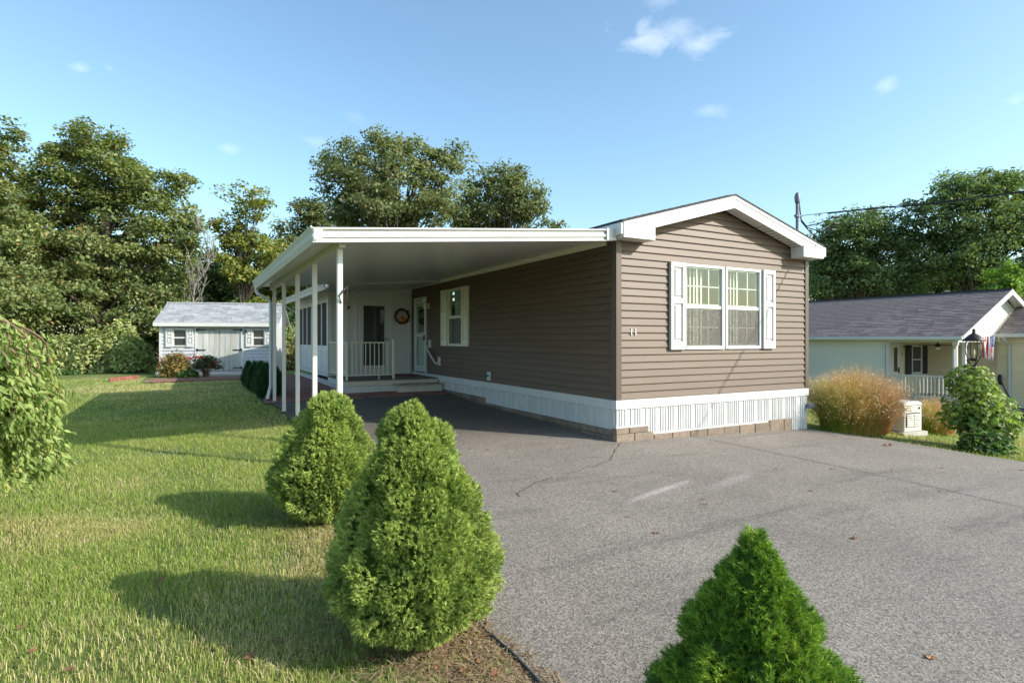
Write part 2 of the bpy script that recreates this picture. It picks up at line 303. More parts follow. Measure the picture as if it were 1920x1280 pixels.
def vnoise(x, y, seed=0):
    """smooth value noise in numpy"""
    x = np.asarray(x, float); y = np.asarray(y, float); xi = np.floor(x).astype(int); yi = np.floor(y).astype(int); fx = x-xi; fy = y-yi
    hsh = lambda a, b: np.modf(np.abs(np.sin(a*127.1+b*311.7+seed*74.7)*43758.5453))[0]
    u = fx*fx*(3-2*fx); v = fy*fy*(3-2*fy)
    return (hsh(xi, yi)*(1-u)+hsh(xi+1, yi)*u)*(1-v)+(hsh(xi, yi+1)*(1-u)+hsh(xi+1, yi+1)*u)*v
def fbm(x, y, seed=0): return (vnoise(x, y, seed)*.5+vnoise(x*2.1, y*2.1, seed+1)*.28+vnoise(x*4.3, y*4.3, seed+2)*.22)

# ================================================================== THE SETTING
# ground: one sheet, finer near the house, to the horizon
def axis(lo, hi, fine_lo, fine_hi, step):
    a = list(np.arange(fine_lo, fine_hi+.01, step)); x = fine_hi; s = step
    while x < hi: s *= 1.35; x += s; a.append(x)
    x = fine_lo; s = step; b = []
    while x > lo: s *= 1.35; x -= s; b.append(x)
    return np.array(b[::-1]+a)
gxs = axis(-400, 400, -24, 30, .6); gys = axis(-200, 600, -14, 34, .6)
GX, GY = np.meshgrid(gxs, gys); nx, ny = len(gxs), len(gys)
GZ = H(GX, GY)+.02*(vnoise(GX*.8, GY*.8, 5)-.5)-.03
idx = np.arange(nx*ny).reshape(ny, nx)
tag(npmesh('ground', np.stack([GX.ravel(), GY.ravel(), GZ.ravel()], 1), np.stack([idx[:-1, :-1].ravel(), idx[:-1, 1:].ravel(), idx[1:, 1:].ravel(), idx[1:, :-1].ravel()], 1), 'ground', smooth=True), kind='structure')

# driveway: columns of asphalt, each ending at the carport, the house or the planted edge
EDGE = [P(*q) for q in ((1513, 806), (1600, 816), (1680, 825), (1760, 843), (1840, 857), (1920, 869))]
EDGE = np.array([(4.6, .05)]+[tuple(q) for q in EDGE if q[0] > 4.65]+[(30, -6)])
def drive_end(x): return 6.25 if x <= -.001 else (.3 if x <= 4.6 else float(np.interp(x, EDGE[:, 0], EDGE[:, 1])))
DRIVE_L = -4.08
def drive_left(y): return DRIVE_L-.06+.10*(vnoise(np.asarray(y)*1.3, 3.1, 9)-.5)+.05*(vnoise(np.asarray(y)*6, 3.1, 8)-.5)
def drive():
    xs = np.concatenate([np.linspace(0, 1, 15)*(-DRIVE_L)+DRIVE_L, np.linspace(0.0005, 4.6, 14), np.linspace(4.7, 14, 28), np.linspace(15, 30, 6)])
    T = np.concatenate([np.linspace(0, 1, 70)]); V = []
    for i, x in enumerate(xs):
        e = drive_end(x)
        for t in T:
            y = -14+(e+14)*t; xx = x
            if i == 0: xx = float(drive_left(y))
            V.append((xx, y, h(xx, y)+.004))
    n = len(T); F = [(i*n+j, (i+1)*n+j, (i+1)*n+j+1, i*n+j+1) for i in range(len(xs)-1) for j in range(n-1)]
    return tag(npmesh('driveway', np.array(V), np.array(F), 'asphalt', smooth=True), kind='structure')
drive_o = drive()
# cracks and scuffs lie on the asphalt
def ribbon(pts, wd, name, m, parent, lift):
    V = []; F = []
    for i, p in enumerate(pts):
        a = np.array(pts[max(i-1, 0)]); b = np.array(pts[min(i+1, len(pts)-1)]); t = (b-a)/np.linalg.norm(b-a); nrm = np.array((-t[1], t[0])); ww = wd[i] if hasattr(wd, '__len__') else wd
        for s in (-1, 1):
            q = np.array(p)+nrm*s*ww/2; V.append((q[0], q[1], h(*q)+lift))
    for i in range(len(pts)-1): F.append((2*i, 2*i+1, 2*i+3, 2*i+2))
    return npmesh(name, np.array(V), np.array(F), m, parent=parent)
rng = np.random.default_rng(4)
def crack(pix, seed):
    r = np.random.default_rng(seed); pts = []
    for (a, b) in zip(pix[:-1], pix[1:]):
        A = P(*a); B = P(*b); k = 7
        for j in range(k): pts.append(A+(B-A)*j/k+r.normal(0, .018, 2))
    return ribbon(pts, list(.004+.012*r.random(len(pts))), 'crack', 'crack', drive_o, .008)
crack([(1160, 832), (1146, 862), (1120, 872), (1050, 892)], 1); crack([(1050, 892), (1000, 905), (960, 935)], 2)
def scuffmat():
    m, n, l = newmat('scuff'); out = nd(n, 'ShaderNodeOutputMaterial'); d = nd(n, 'ShaderNodeBsdfPrincipled', i_Roughness=.9); d.inputs['Base Color'].default_value = (.62, .54, .5, 1); t = nd(n, 'ShaderNodeBsdfTransparent'); a = nd(n, 'ShaderNodeAttribute', attribute_name='tint')
    tc = nd(n, 'ShaderNodeTexCoord'); z = nd(n, 'ShaderNodeTexNoise', i_Scale=30.0, i_Detail=6.0, i_Roughness=.8); l.new(tc.outputs['Object'], z.inputs['Vector'])
    r = nd(n, 'ShaderNodeMapRange'); r.inputs['From Min'].default_value = .3; r.inputs['From Max'].default_value = .62; l.new(z.outputs['Fac'], r.inputs['Value']); q = nd(n, 'ShaderNodeMath', operation='MULTIPLY'); l.new(r.outputs[0], q.inputs[0]); l.new(a.outputs['Fac'], q.inputs[1])
    ms = nd(n, 'ShaderNodeMixShader'); l.new(q.outputs[0], ms.inputs[0]); l.new(t.outputs[0], ms.inputs[1]); l.new(d.outputs[0], ms.inputs[2]); l.new(ms.outputs[0], out.inputs['Surface']); MATS['scuff'] = m
scuffmat()
for (a, b, wd, amt) in (((1165, 946), (1302, 899), .15, .7), ((1322, 922), (1420, 884), .24, .38)):
    A = P(*a); B = P(*b); t = (B-A)/np.linalg.norm(B-A); nr = np.array((-t[1], t[0])); V = []; T = []; F = []; K = 12
    for i in range(K+1):
        for j, (s, al) in enumerate(((-.5, 0), (-.12, 1), (.12, 1), (.5, 0))):
            q = A+(B-A)*i/K+nr*s*wd; V.append((q[0], q[1], h(*q)+.0085)); T.append((amt*al*math.sin(math.pi*i/K)**.7,)*3)
    for i in range(K):
        for j in range(3): F.append((4*i+j, 4*i+j+1, 4*i+j+5, 4*i+j+4))
    npmesh('scuff_mark', np.array(V), np.array(F), 'scuff', np.array(T), drive_o)

# mulch strip by the driveway edge, under the clipped spruces
def patch(name, m, poly_fn, us, vs2, lift):
    V = []; n = len(vs2)
    for u in us:
        for v in vs2:
            x, y = poly_fn(u, v); V.append((x, y, h(x, y)+(lift(u, v) if callable(lift) else lift)))
    F = [(i*n+j, (i+1)*n+j, (i+1)*n+j+1, i*n+j+1) for i in range(len(us)-1) for j in range(n-1)]
    return tag(npmesh(name, np.array(V), np.array(F), m, smooth=True), kind='structure')
def mulch_w(y): return float(.16+.25*vnoise(y*.9, 1.7, 3)+.22*vnoise(y*4, 1.7, 4)+.5*math.exp(-((y+4.6)/.7)**2)+.2*math.exp(-((y+1.1)/.6)**2))
patch('mulch_bed', 'mulch', lambda u, v: (float(drive_left(u))+.02-v*mulch_w(u), u), np.linspace(-7.5, -.1, 90), np.linspace(0, 1.25, 9), lambda u, v: .001-.05*v**2)
# brick patio beside and before the sunroom
patio_o = patch('patio', 'sand', lambda u, v: (u, v), np.linspace(-4.3, -.02, 16), np.linspace(6.24, 14.6, 30), .002)
patch('patio_apron', 'sand', lambda u, v: (u, v), np.linspace(-6.9, -4.31, 14), np.linspace(13.3, 14.6, 8), .002)
pv = MB().box(-.097, .097, -.047, .047, -.03, .018).mesh('paver', 'red_paver', bevel=.006)
pl = []
for j, y in enumerate(np.arange(6.31, 14.55, .1)):
    for i, x in enumerate(np.arange(-8.3, -.1, .2)):
        xx = x+(.1 if j % 2 else 0)
        if xx < -4.2 and (y < 13.35 or xx < -6.8): continue
        if xx > -2.45 and y > 7.15: continue
        if xx > -.1: continue
        pl.append((depth(xx, y)+(0 if xx > -4.1 else 3), xx, y))
pl.sort(); rest = MB(); r0 = random.Random(2)
for k, (_, x, y) in enumerate(pl):
    z = h(x, y)+r0.uniform(-.002, .003)
    if k < 300: link('paver', pv, patio_o, (x, y, z), 0, (r0.uniform(-.012, .012), r0.uniform(-.012, .012), r0.uniform(-.01, .01)))
    else: rest.box(x-.097, x+.097, y-.047, y+.047, z-.03, z+.018)
tag(rest.build('far_pavers', 'red_paver', patio_o), kind='stuff')

# ================================================================== building helpers
PLK = {}
def plank_mesh(L, e, m, lip=.028):
    """one clapboard: along +x from 0, outward -y, proud bottom lip"""
    key = (round(L, 3), round(e, 4), m, lip)
    if key not in PLK:
        pr = [(0, 0, .0), (0, -lip, 0), (0, -lip, .008), (0, -.004, e+.004), (0, 0, e+.004)]
        PLK[key] = MB().extrude([(0, y, z) for _, y, z in pr], (L, 0, 0)).mesh('siding_plank', m)
    return PLK[key]
def wall(parent, loc, rz, L, z0, z1, e, m, backmat, openings=(), name='wall', gable=None, th=.1, lip=.028, planks=True):
    """backing sheet with holes + one object per clapboard course; gable(u) gives a sloping top"""
    cuts = sorted({0.0, L} | {a for o in openings for a in o[:2]}); mb = MB()
    for a, b in zip(cuts[:-1], cuts[1:]):
        zs = [(z0, z1)]
        for o in openings:
            if o[0] <= a+1e-6 and o[1] >= b-1e-6:
                zs = [q for (p, t) in zs for q in ((p, min(t, o[2])), (max(p, o[3]), t)) if q[1]-q[0] > .01]
        for p, t in zs: mb.box(a, b, .0, th, p, t)
    if gable:
        us = [0, L/2, L]; mb.extrude([(0, 0, z1)]+[(u, 0, gable(u)) for u in us]+[(L, 0, z1)], (0, th, 0))
    wo_ = mb.build(name, backmat, parent, loc=loc, rz=rz)
    if not planks: return wo_
    zmax = gable(L/2) if gable else z1; z = z0; LU = np.linspace(0, L, 401)
    while z < zmax-.02:
        ee = min(e, zmax-z-.004); segs = [(0, L)]
        for o in openings:
            if o[2] < z+ee*.6 and o[3] > z+ee*.4:
                segs = [q for (a, b) in segs for q in ((a, min(b, o[0])), (max(a, o[1]), b)) if q[1]-q[0] > .02]
        for a, b in segs:
            if gable and z+ee > min(gable(0), gable(L)):
                G = lambda zz: [u for u in LU if gable(u) >= zz]
                lo = [u for u in LU if gable(u) >= z]; hi = [u for u in LU if gable(u) >= z+ee]
                if len(lo) < 3: continue
                a0, b0 = lo[0], lo[-1]; a1, b1 = (hi[0], hi[-1]) if len(hi) > 1 else ((a0+b0)/2-.01, (a0+b0)/2+.01)
                pr = [(0, 0), (-lip, 0), (-lip, .008), (-.004, ee), (0, ee)]; n = 5
                V = [(a0+(a1-a0)*zz/ee, y, z+zz) for y, zz in pr]+[(b0+(b1-b0)*zz/ee, y, z+zz) for y, zz in pr]
                MB().add(V, [(4, 3, 2, 1, 0), (5, 6, 7, 8, 9)]+[(i, (i+1) % n, n+(i+1) % n, n+i) for i in range(n)]).build('siding_plank', m, wo_)
            else: link('siding_plank', plank_mesh(b-a, ee, m, lip), wo_, (a, 0, z))
        z += e
    return wo_
def window(parent, loc, rz, W, Hh, grid=(3, 2), frame=.045, m='white_trim', glass='window_glass', screen=True, blinds=None, proud=.035, sash_split=.5, lower_grid=True):
    """double-hung unit centred on loc, facing -y in its own frame"""
    f = MB(); x0, x1, z0, z1 = -W/2, W/2, -Hh/2, Hh/2; y0, y1 = -proud, .06
    f.box(x0, x0+frame, y0, y1, z0, z1); f.box(x1-frame, x1, y0, y1, z0, z1); f.box(x0+frame, x1-frame, y0, y1, z1-frame, z1); f.box(x0+frame, x1-frame, y0-.01, y1, z0, z0+frame*1.2)
    o = f.build('window', m, parent, loc=loc, rz=rz)
    zs = z0+(z1-z0)*sash_split; s = MB(); s.box(x0+frame, x1-frame, -.018, .03, zs-.025, zs+.025); s.build('meeting_rail', m, o)
    xa, xb = x0+frame, x1-frame
    for q, (za, zb, yy) in enumerate(((zs+.025, z1-frame, .0), (z0+frame*1.2, zs-.025, .012))):
        MB().box(xa, xb, yy, yy+.004, za, zb).build('pane', glass, o)
        b = MB(); t = .022; b.box(xa, xa+t, yy+.006, yy+.03, za, zb); b.box(xb-t, xb, yy+.006, yy+.03, za, zb); b.box(xa+t, xb-t, yy+.006, yy+.03, za, za+t); b.box(xa+t, xb-t, yy+.006, yy+.03, zb-t, zb); b.build('sash', m, o)
        if q == 1 and not lower_grid: continue
        for i in range(1, grid[0]): MB().box(xa+(xb-xa)*i/grid[0]-.008, xa+(xb-xa)*i/grid[0]+.008, yy+.008, yy+.016, za+t, zb-t).build('muntin', m, o)
        for i in range(1, grid[1]): MB().box(xa+t, xb-t, yy+.0055, yy+.0075, za+(zb-za)*i/grid[1]-.008, za+(zb-za)*i/grid[1]+.008).build('muntin', m, o)
    if screen: MB().box(xa, xb, -.013, -.0115, z0+frame*1.2, zs-.025).build('insect_screen', 'insect_screen', o)
    if blinds:
        k = int((xb-xa)*blinds/.085); sm = MB().box(-.044, .044, -.001, .001, z0+.06, z1-.06).mesh('blind_slat', 'blind')
        for i in range(k): link('blind_slat', sm, o, (xa+.04+i*.085, .16, 0), R(28))
    return o
def shutter(parent, loc, rz, W, Hh, m='white_trim', proud=.05, base=0.0):
    b = MB(); x0, x1, z0, z1 = -W/2, W/2, -Hh/2, Hh/2; s = W*.17; mid = z0+Hh*.56; y0 = -base-proud; y1 = -base
    b.box(x0, x0+s, y0, y1, z0, z1); b.box(x1-s, x1, y0, y1, z0, z1)
    for a, c in ((z0, z0+.13), (mid-.04, mid+.04), (z1-.075, z1)): b.box(x0+s, x1-s, y0+.001, y1, a, c)
    o = b.build('shutter', m, parent, loc=loc, rz=rz)
    for a, c in ((z0+.13, mid-.04), (mid+.04, z1-.075)):
        p = MB(); p.box(x0+s, x1-s, y1-.02, y1, a, c); i = W*.08; j = W*.15
        p.hexa([(x0+s+i, y1-.02, a+i), (x1-s-i, y1-.02, a+i), (x1-s-i, y1-.02, c-i), (x0+s+i, y1-.02, c-i)], [(x0+s+j, y0+.006, a+j), (x1-s-j, y0+.006, a+j), (x1-s-j, y0+.006, c-j), (x0+s+j, y0+.006, c-j)])
        p.build('shutter_panel', m, o)
    return o
RIB = {}
def rib_panel(L, Hh, m='white_skirt'):
    """skirting panel: flat with standing ribs, along +x, outward -y, from z 0"""
    key = (round(L, 3), round(Hh, 3), m)
    if key not in RIB:
        prof = []; x = 0.0; pat = [(.045, 0), (.03, .013), (.02, 0), (.03, .013), (.02, 0), (.03, .013), (.045, 0)]
        tot = sum(a for a, _ in pat); u = 0
        while u < L-1e-4:
            for a, d in pat:
                b = min(u+a, L)
                if b-u < 1e-4: break
                prof += [(u+(.004 if d else 0), -d), (b-(.004 if d else 0), -d)]; u = b
        V = []; F = []
        for x, y in prof: V += [(x, y-.004, 0), (x, y-.004, Hh)]
        for i in range(len(prof)-1): F.append((2*i, 2*i+2, 2*i+3, 2*i+1))
        n = len(V); V += [(0, .02, 0), (L, .02, 0), (L, .02, Hh), (0, .02, Hh)]; F.append((n+1, n, n+3, n+2))
        F += [(0, 1, n+3, n), (2*len(prof)-2, n+1, n+2, 2*len(prof)-1)]
        RIB[key] = MB().add(V, F).mesh('skirt_panel', m)
    return RIB[key]
def shingle_roof(parent, A, B, up, rows, expo, tabw, m, maxn=300, name='shingle', thick=.012, seed=1):
    """tabs laid from eave line A-B upward along vector up (unit); the nearest maxn are objects, the rest one mesh"""
    A = Vector(A); B = Vector(B); up = Vector(up).normalized(); al = (B-A); L = al.length; al.normalize(); nr = al.cross(up).normalized()
    if nr.z < 0: nr = -nr
    r = random.Random(seed); items = []
    for j in range(rows):
        off = r.choice((0, .33, .5, .66))*tabw; u = -off; lift = r.uniform(0, .003)
        while u < L-.01:
            ww = tabw*r.choice((.7, 1, 1, 1.25)); a = max(0, u); b = min(L, u+ww-.006)
            if b-a > .03: items.append((j, a, b, lift))
            u += ww
    M = parent.matrix_world
    def geo(j, a, b, lift):
        v0 = expo*j-.004; v1 = v0+expo+.02; k = []
        for (v, t0) in ((v0, thick+lift), (v1, .0035)):
            for u in (a, b):
                for tt in (0, t0): k.append(A+al*u+up*v+nr*(.001+tt))
        # order: v0:a0,a1,b0,b1, v1:...
        return k, [(1, 3, 7, 5), (0, 2, 3, 1), (0, 1, 5, 4), (2, 6, 7, 3), (4, 5, 7, 6), (0, 4, 6, 2)]
    wm = world_of(parent)
    items.sort(key=lambda q: (wm @ (A+al*(q[1]+q[2])/2+up*q[0]*expo)-cam.location).length)
    rest_ = MB()
    for k, it in enumerate(items):
        v, f = geo(*it)
        if k < maxn: MB().add(v, f).build(name, m, parent)
        else: rest_.add(v, f)
    if rest_.v: tag(rest_.build('far_shingles', m, parent), kind='stuff')
def world_of(o):
    mt = Matrix.Identity(4)
    while o is not None:
        mt = (Matrix.Translation(o.location) @ o.rotation_euler.to_matrix().to_4x4()) @ mt; o = o.parent
    return mt
def textmesh(s, size, m, name, parent, loc, rot, ext=.004):
    cu = bpy.data.curves.new(name, 'FONT'); cu.body = s; cu.size = size; cu.extrude = ext; cu.align_x = 'CENTER'; cu.align_y = 'CENTER'
    t = bpy.data.objects.new('tmp_text', cu); C.objects.link(t); dg = bpy.context.evaluated_depsgraph_get(); me = bpy.data.meshes.new_from_object(t.evaluated_get(dg)); bpy.data.objects.remove(t); bpy.data.curves.remove(cu)
    me.name = name; me.materials.clear(); me.materials.append(MATS[m]); return link(name, me, parent, loc, 0, rot)

# ================================================================== THE BROWN MOBILE HOME
WX, LY, ZB = 4.59, 14.6, .62                        # width, length, underside of siding
SL, APEX, AX = .279, 3.95, 2.30
home = thing('mobile_home', 'brown clapboard mobile home with white shutters and white ribbed skirting', 'house')
gable = lambda u: APEX-.21-SL*abs(u-AX)
WZ0, WZ1 = 1.38, 2.79
fw = [(1.375, 2.315, WZ0, WZ1), (2.36, 3.27, WZ0, WZ1)]
wall(home, (0, 0, 0), 0, WX, ZB, 3.08, .1143, 'vinyl_brown', 'brown_trim', [(1.375, 3.27, WZ0, WZ1)], 'front_wall', gable)
def U(y): return LY-y                              # along the side wall, measured from its far end
sw = (U(6.55), U(5.67)); dr = (U(9.02), U(8.06))
wall(home, (0, LY, 0), R(-90), LY, ZB, 3.08, .1143, 'vinyl_brown', 'brown_trim', [(sw[0], sw[1], WZ0, WZ1), (dr[0], dr[1], ZB, 2.72)], 'side_wall', lip=.036)
wall(home, (WX, 0, 0), R(90), LY, ZB, 3.08, .1143, 'vinyl_brown', 'brown_trim', [], 'right_wall', planks=False)
MB().box(0, WX, LY-.1, LY-.01, ZB, 3.08).build('back_wall', 'vinyl_brown', home)
MB().box(.11, WX-.11, .11, LY-.11, ZB-.08, ZB+.06).build('floor', 'room_floor', home)
# corner posts
for (x0, x1, y0, y1) in ((-.03, .075, -.032, .0), (-.032, -.0305, -.03, .075), (WX-.07, WX+.03, -.032, 0)):
    pass
c = MB(); c.box(-.036, .07, -.036, -.001, ZB-.05, 3.08); c.box(-.044, -.001, -.0005, .075, ZB-.05, 3.08); c.build('corner_post', 'brown_trim', home, bevel=.004)
c = MB(); c.box(WX-.065, WX+.036, -.036, -.001, ZB-.05, 3.08); c.box(WX+.001, WX+.036, -.0005, .075, ZB-.05, 3.08); c.build('corner_post', 'brown_trim', home, bevel=.004)
# rooms seen through the glass
rm = MB(); rm.box(.12, WX-.12, 3.4, 3.45, ZB+.07, 3.0); rm.box(.12, .14, .12, 3.39, ZB+.07, 3.0); rm.box(WX-.14, WX-.12, .12, 3.39, ZB+.07, 3.0); rm.box(.12, WX-.12, .12, 3.39, 2.98, 3.02); rm.build('room_wall', 'room_green', home)
MB().box(2.2, 2.24, 5.0, 9.6, ZB+.07, 3.0).build('room_wall', 'room_green', home)
# front windows and shutters
for (a, b, _, _) in fw: window(home, ((a+b)/2, -.002, (WZ0+WZ1)/2), 0, b-a, WZ1-WZ0, blinds=.72, lower_grid=True)
MB().box(2.318, 2.357, -.02, .06, WZ0, WZ1).build('mullion', 'cream_trim', home)
shutter(home, (1.215, 0, (WZ0+WZ1)/2), 0, .315, WZ1-WZ0, base=.024); shutter(home, (3.45, 0, (WZ0+WZ1)/2), 0, .315, WZ1-WZ0, base=.024)
# side window
sc_ = (5.67+6.55)/2
wo2 = window(home, (-.002, sc_, (WZ0+WZ1)/2), R(-90), .88, WZ1-WZ0, grid=(2, 2), m='cream_trim')
cv = []; N = 40
cb = MB()
for i in range(N):
    x = -.42+.84*i/N; x2 = -.42+.84*(i+1)/N; y = .14+.02*math.sin(i*1.3); y2 = .14+.02*math.sin((i+1)*1.3); cb.add([(x, y, -.68), (x2, y2, -.68), (x2, y2, .68), (x, y, .68)], [(0, 1, 2, 3)])
cb.build('curtain', 'curtain', wo2)
for yy in (6.55+.2, 5.67-.2): shutter(home, (0, yy, (WZ0+WZ1)/2), R(-90), .37, WZ1-WZ0, 'cream_trim', base=.024)
# house number
for i in (0, 1): textmesh('1', .155, 'white_trim', 'house_number_digit', home, (.27+i*.085, -.026, 1.655), (R(90), 0, 0), .006)
# gable roof: two slopes, rakes, returns, soffit
OV, RX0, RX1 = .26, -.10, WX+.11
def rz_(x): return APEX-SL*abs(x-AX)
for (xa, xb) in ((RX0-.03, AX), (AX, RX1+.03)):
    s = MB(); y0, y1 = -OV-.03, LY+.2
    s.hexa([(xa, y0, rz_(xa)-.0), (xb, y0, rz_(xb)), (xb, y1, rz_(xb)), (xa, y1, rz_(xa))], [(xa, y0, rz_(xa)+.028), (xb, y0, rz_(xb)+.028), (xb, y1, rz_(xb)+.028), (xa, y1, rz_(xa)+.028)])
    slope = s.build('roof_slope', 'roof_dark', home)
    if xb < 3: shingle_roof(slope, (xa+.01, y0, rz_(xa)+.028), (xa+.01, 3.0, rz_(xa)+.028), (1, 0, SL), 17, .142, .31, 'roof_dark', 60, seed=3)
for (xa, xb) in ((RX0, AX-.001), (AX+.001, RX1)):
    for (d0, d1, y0, y1) in ((.0, .055, -OV-.022, -OV), (.055, .205, -OV-.012, -OV+.01)):
        s = MB(); s.hexa([(xa, y0, rz_(xa)-d1), (xb, y0, rz_(xb)-d1), (xb, y1, rz_(xb)-d1), (xa, y1, rz_(xa)-d1)], [(xa, y0, rz_(xa)-d0-.001), (xb, y0, rz_(xb)-d0-.001), (xb, y1, rz_(xb)-d0-.001), (xa, y1, rz_(xa)-d0-.001)]); s.build('rake_board', 'white_trim', home)
    s = MB(); s.hexa([(xa, -OV+.012, rz_(xa)-.19), (xb, -OV+.012, rz_(xb)-.19), (xb, -.03, rz_(xb)-.19), (xa, -.03, rz_(xa)-.19)], [(xa, -OV+.012, rz_(xa)-.17), (xb, -OV+.012, rz_(xb)-.17), (xb, -.03, rz_(xb)-.17), (xa, -.03, rz_(xa)-.17)]); so_ = s.build('soffit', 'white_trim', home)
    for t in np.arange(.12, .95, .045):      # soffit vent grooves
        x = xa+(xb-xa)*t; MB().box(x-.006, x+.006, -OV+.03, -.05, rz_(x)-.1945, rz_(x)-.188).build('vent_slot', 'brown_trim', so_) if .3 < t < .8 and xa > 1 else None
for (xa, xb) in ((RX0-.004, .52), (4.10, RX1+.004)):
    MB().box(xa, xb, -OV-.03, -.024, 3.05, 3.285 if xa < 1 else 3.27).build('eave_return', 'white_trim', home, bevel=.006)
MB().box(RX0-.05, RX0-.006, -OV-.02, LY+.1, 3.09, 3.27).build('eave_gutter', 'white_trim', home, bevel=.01)
MB().box(RX1+.006, RX1+.09, -OV-.02, LY+.1, 3.09, 3.27).build('eave_gutter', 'white_trim', home, bevel=.01)
# skirting: trim band, ribbed panels, stepped block footing
MB().box(-.052, WX+.02, -.052, .06, ZB-.145, ZB-.004).build('skirt_band', 'white_skirt', home, bevel=.006)
MB().box(-.0515, .0, .0605, LY, ZB-.145, ZB-.004).build('skirt_band', 'white_skirt', home, bevel=.006)
MB().box(WX-.03, WX+.019, .0605, LY, -.4, ZB-.004).build('right_skirt', 'white_skirt', home)
zt = ZB-.146
def skirt_run(us, zb, facing):
    for a, b in zip(us[:-1], us[1:]):
        if facing == 'front': link('skirt_panel', rib_panel(b-a-.003, zt-zb), home, (a, -.024, zb))
        else: link('skirt_panel', rib_panel(b-a-.003, zt-zb), home, (-.024, b, zb), R(-90))
skirt_run(np.linspace(-.02, .60, 3), .20, 'front'); skirt_run(np.linspace(.60, 4.08, 10), .065, 'front'); skirt_run([4.08, 4.34, WX], -.22, 'front')
skirt_run(np.linspace(.0, 4.5, 12), .175, 'side'); skirt_run(np.linspace(4.5, 7.2, 8), .285, 'side')
MB().box(-.045, .60, -.044, -.02, .193, .214).build('skirt_foot', 'white_skirt', home); MB().box(.60, 4.08, -.044, -.02, .052, .078).build('skirt_foot', 'white_skirt', home)
MB().box(-.044, -.02, -.02, 4.5, .165, .188).build('skirt_foot', 'white_skirt', home); MB().box(-.044, -.02, 4.5, 7.2, .275, .298).build('skirt_foot', 'white_skirt', home)
rb = random.Random(5)
def block(x0, x1, y0, y1, z0, z1): MB().box(x0, x1, y0, y1, z0, z1).build('footing_block', 'block', home, bevel=.008)
# front: two half-high courses at the corner, then a row that the falling ground uncovers
x = -.06
for wd in (.26, .395): block(x+.004, x+wd-.004, -.064, .05, .102, .19); x += wd
x = -.06
for k, wd in enumerate((.36, .395, .395, .395, .395, .395, .395, .395, .395, .395, .22)):
    top = .098 if x < .55 else .05; 
    if k >= 9: top = .085
    block(x+.004, x+wd-.004, -.064-rb.uniform(0, .008), .05, -.25, top); x += wd
y = .055
while y < 7.2:
    wd = .395; top = .16 if y+wd < 4.6 else .272; xo = rb.uniform(0, .008)
    block(-.064-xo, .04, y, y+wd-.008, -.1, top-.10); block(-.062-xo, .04, y+.0, y+wd-.008, top-.094, top); y += wd
# meter box low on the right corner
MB().box(WX-.06, WX+.1, -.12, -.05, .24, .33).build('utility_box', 'mast_steel', home, bevel=.008)
# hose tap and cover plate on the side
MB().box(-.05, -.022, 4.17, 4.33, .66, .84).build('tap_plate', 'white_trim', home, bevel=.006)
MB().tube([(-.05, 4.25, .76), (-.11, 4.25, .76), (-.12, 4.25, .72)], .016, 8).tube([(-.115, 4.2, .79), (-.115, 4.3, .79)], .01, 6).build('hose_tap', 'blue_hose', home, True)
# storm door
dcy = (9.02+8.06)/2; dz0, dz1 = ZB+.0, 2.72; dw = .96
d = MB(); d.box(-dw/2, -dw/2+.06, -.055, .05, dz0, dz1); d.box(dw/2-.06, dw/2, -.055, .05, dz0, dz1); d.box(-dw/2+.06, dw/2-.06, -.055, .05, dz1-.06, dz1)
door = d.build('storm_door', 'white_trim', home, loc=(0, dcy, 0), rz=R(-90))
s = MB(); s.box(-.41, -.32, -.04, -.005, dz0+.03, dz1-.08); s.box(.32, .41, -.04, -.005, dz0+.03, dz1-.08); s.box(-.32, .32, -.04, -.005, dz1-.17, dz1-.08); s.box(-.32, .32, -.04, -.005, dz0+.03, dz0+.2); s.box(-.32, .32, -.04, -.005, 1.62, 1.69); s.box(-.32, .32, -.038, -.02, .98, 1.0); s.build('door_frame', 'white_trim', door)
MB().box(-.32, .32, -.02, -.016, 1.69, dz1-.17).build('door_pane', 'window_glass', door); MB().box(-.32, .32, -.02, -.016, dz0+.2, 1.62).build('door_pane', 'window_glass', door)
MB().box(-.4, .4, .02, .06, dz0+.02, dz1-.07).build('inner_door', 'white_trim', door); MB().box(-.26, .26, .008, .018, 1.75, dz1-.25).build('door_lite', 'dark_glass', door)
MB().box(.335, .38, -.075, -.04, 1.52, 1.66).tube([(.36, -.06, 1.56), (.27, -.075, 1.56)], .012, 6).build('door_handle', 'black_iron', door)
# porch light by the storm door, hand rail on the wall
lt = MB(); lt.box(-.06, -.02, 7.83, 7.93, 2.36, 2.52); lt.build('wall_lamp', 'cream_trim', home, bevel=.005)
MB().lathe([(.03, 0), (.055, .03), (.06, .13), (.05, .2), (.02, .23)], 12, (-.13, 7.88, 2.33)).build('wall_lamp_shade', 'cream_trim', home, True)
for (y, z) in ((7.75, 1.42), (7.08, .98)): MB().box(-.075, -.022, y-.045, y+.045, z-.11, z+.11).build('rail_bracket', 'white_trim', home, bevel=.006)
MB().tube([(-.05, 7.76, 1.36), (-.13, 7.78, 1.34), (-.135, 7.74, 1.28), (-.135, 7.16, .93), (-.12, 7.09, .92), (-.05, 7.08, .94)], .022, 10).build('hand_rail', 'white_trim', home, True)

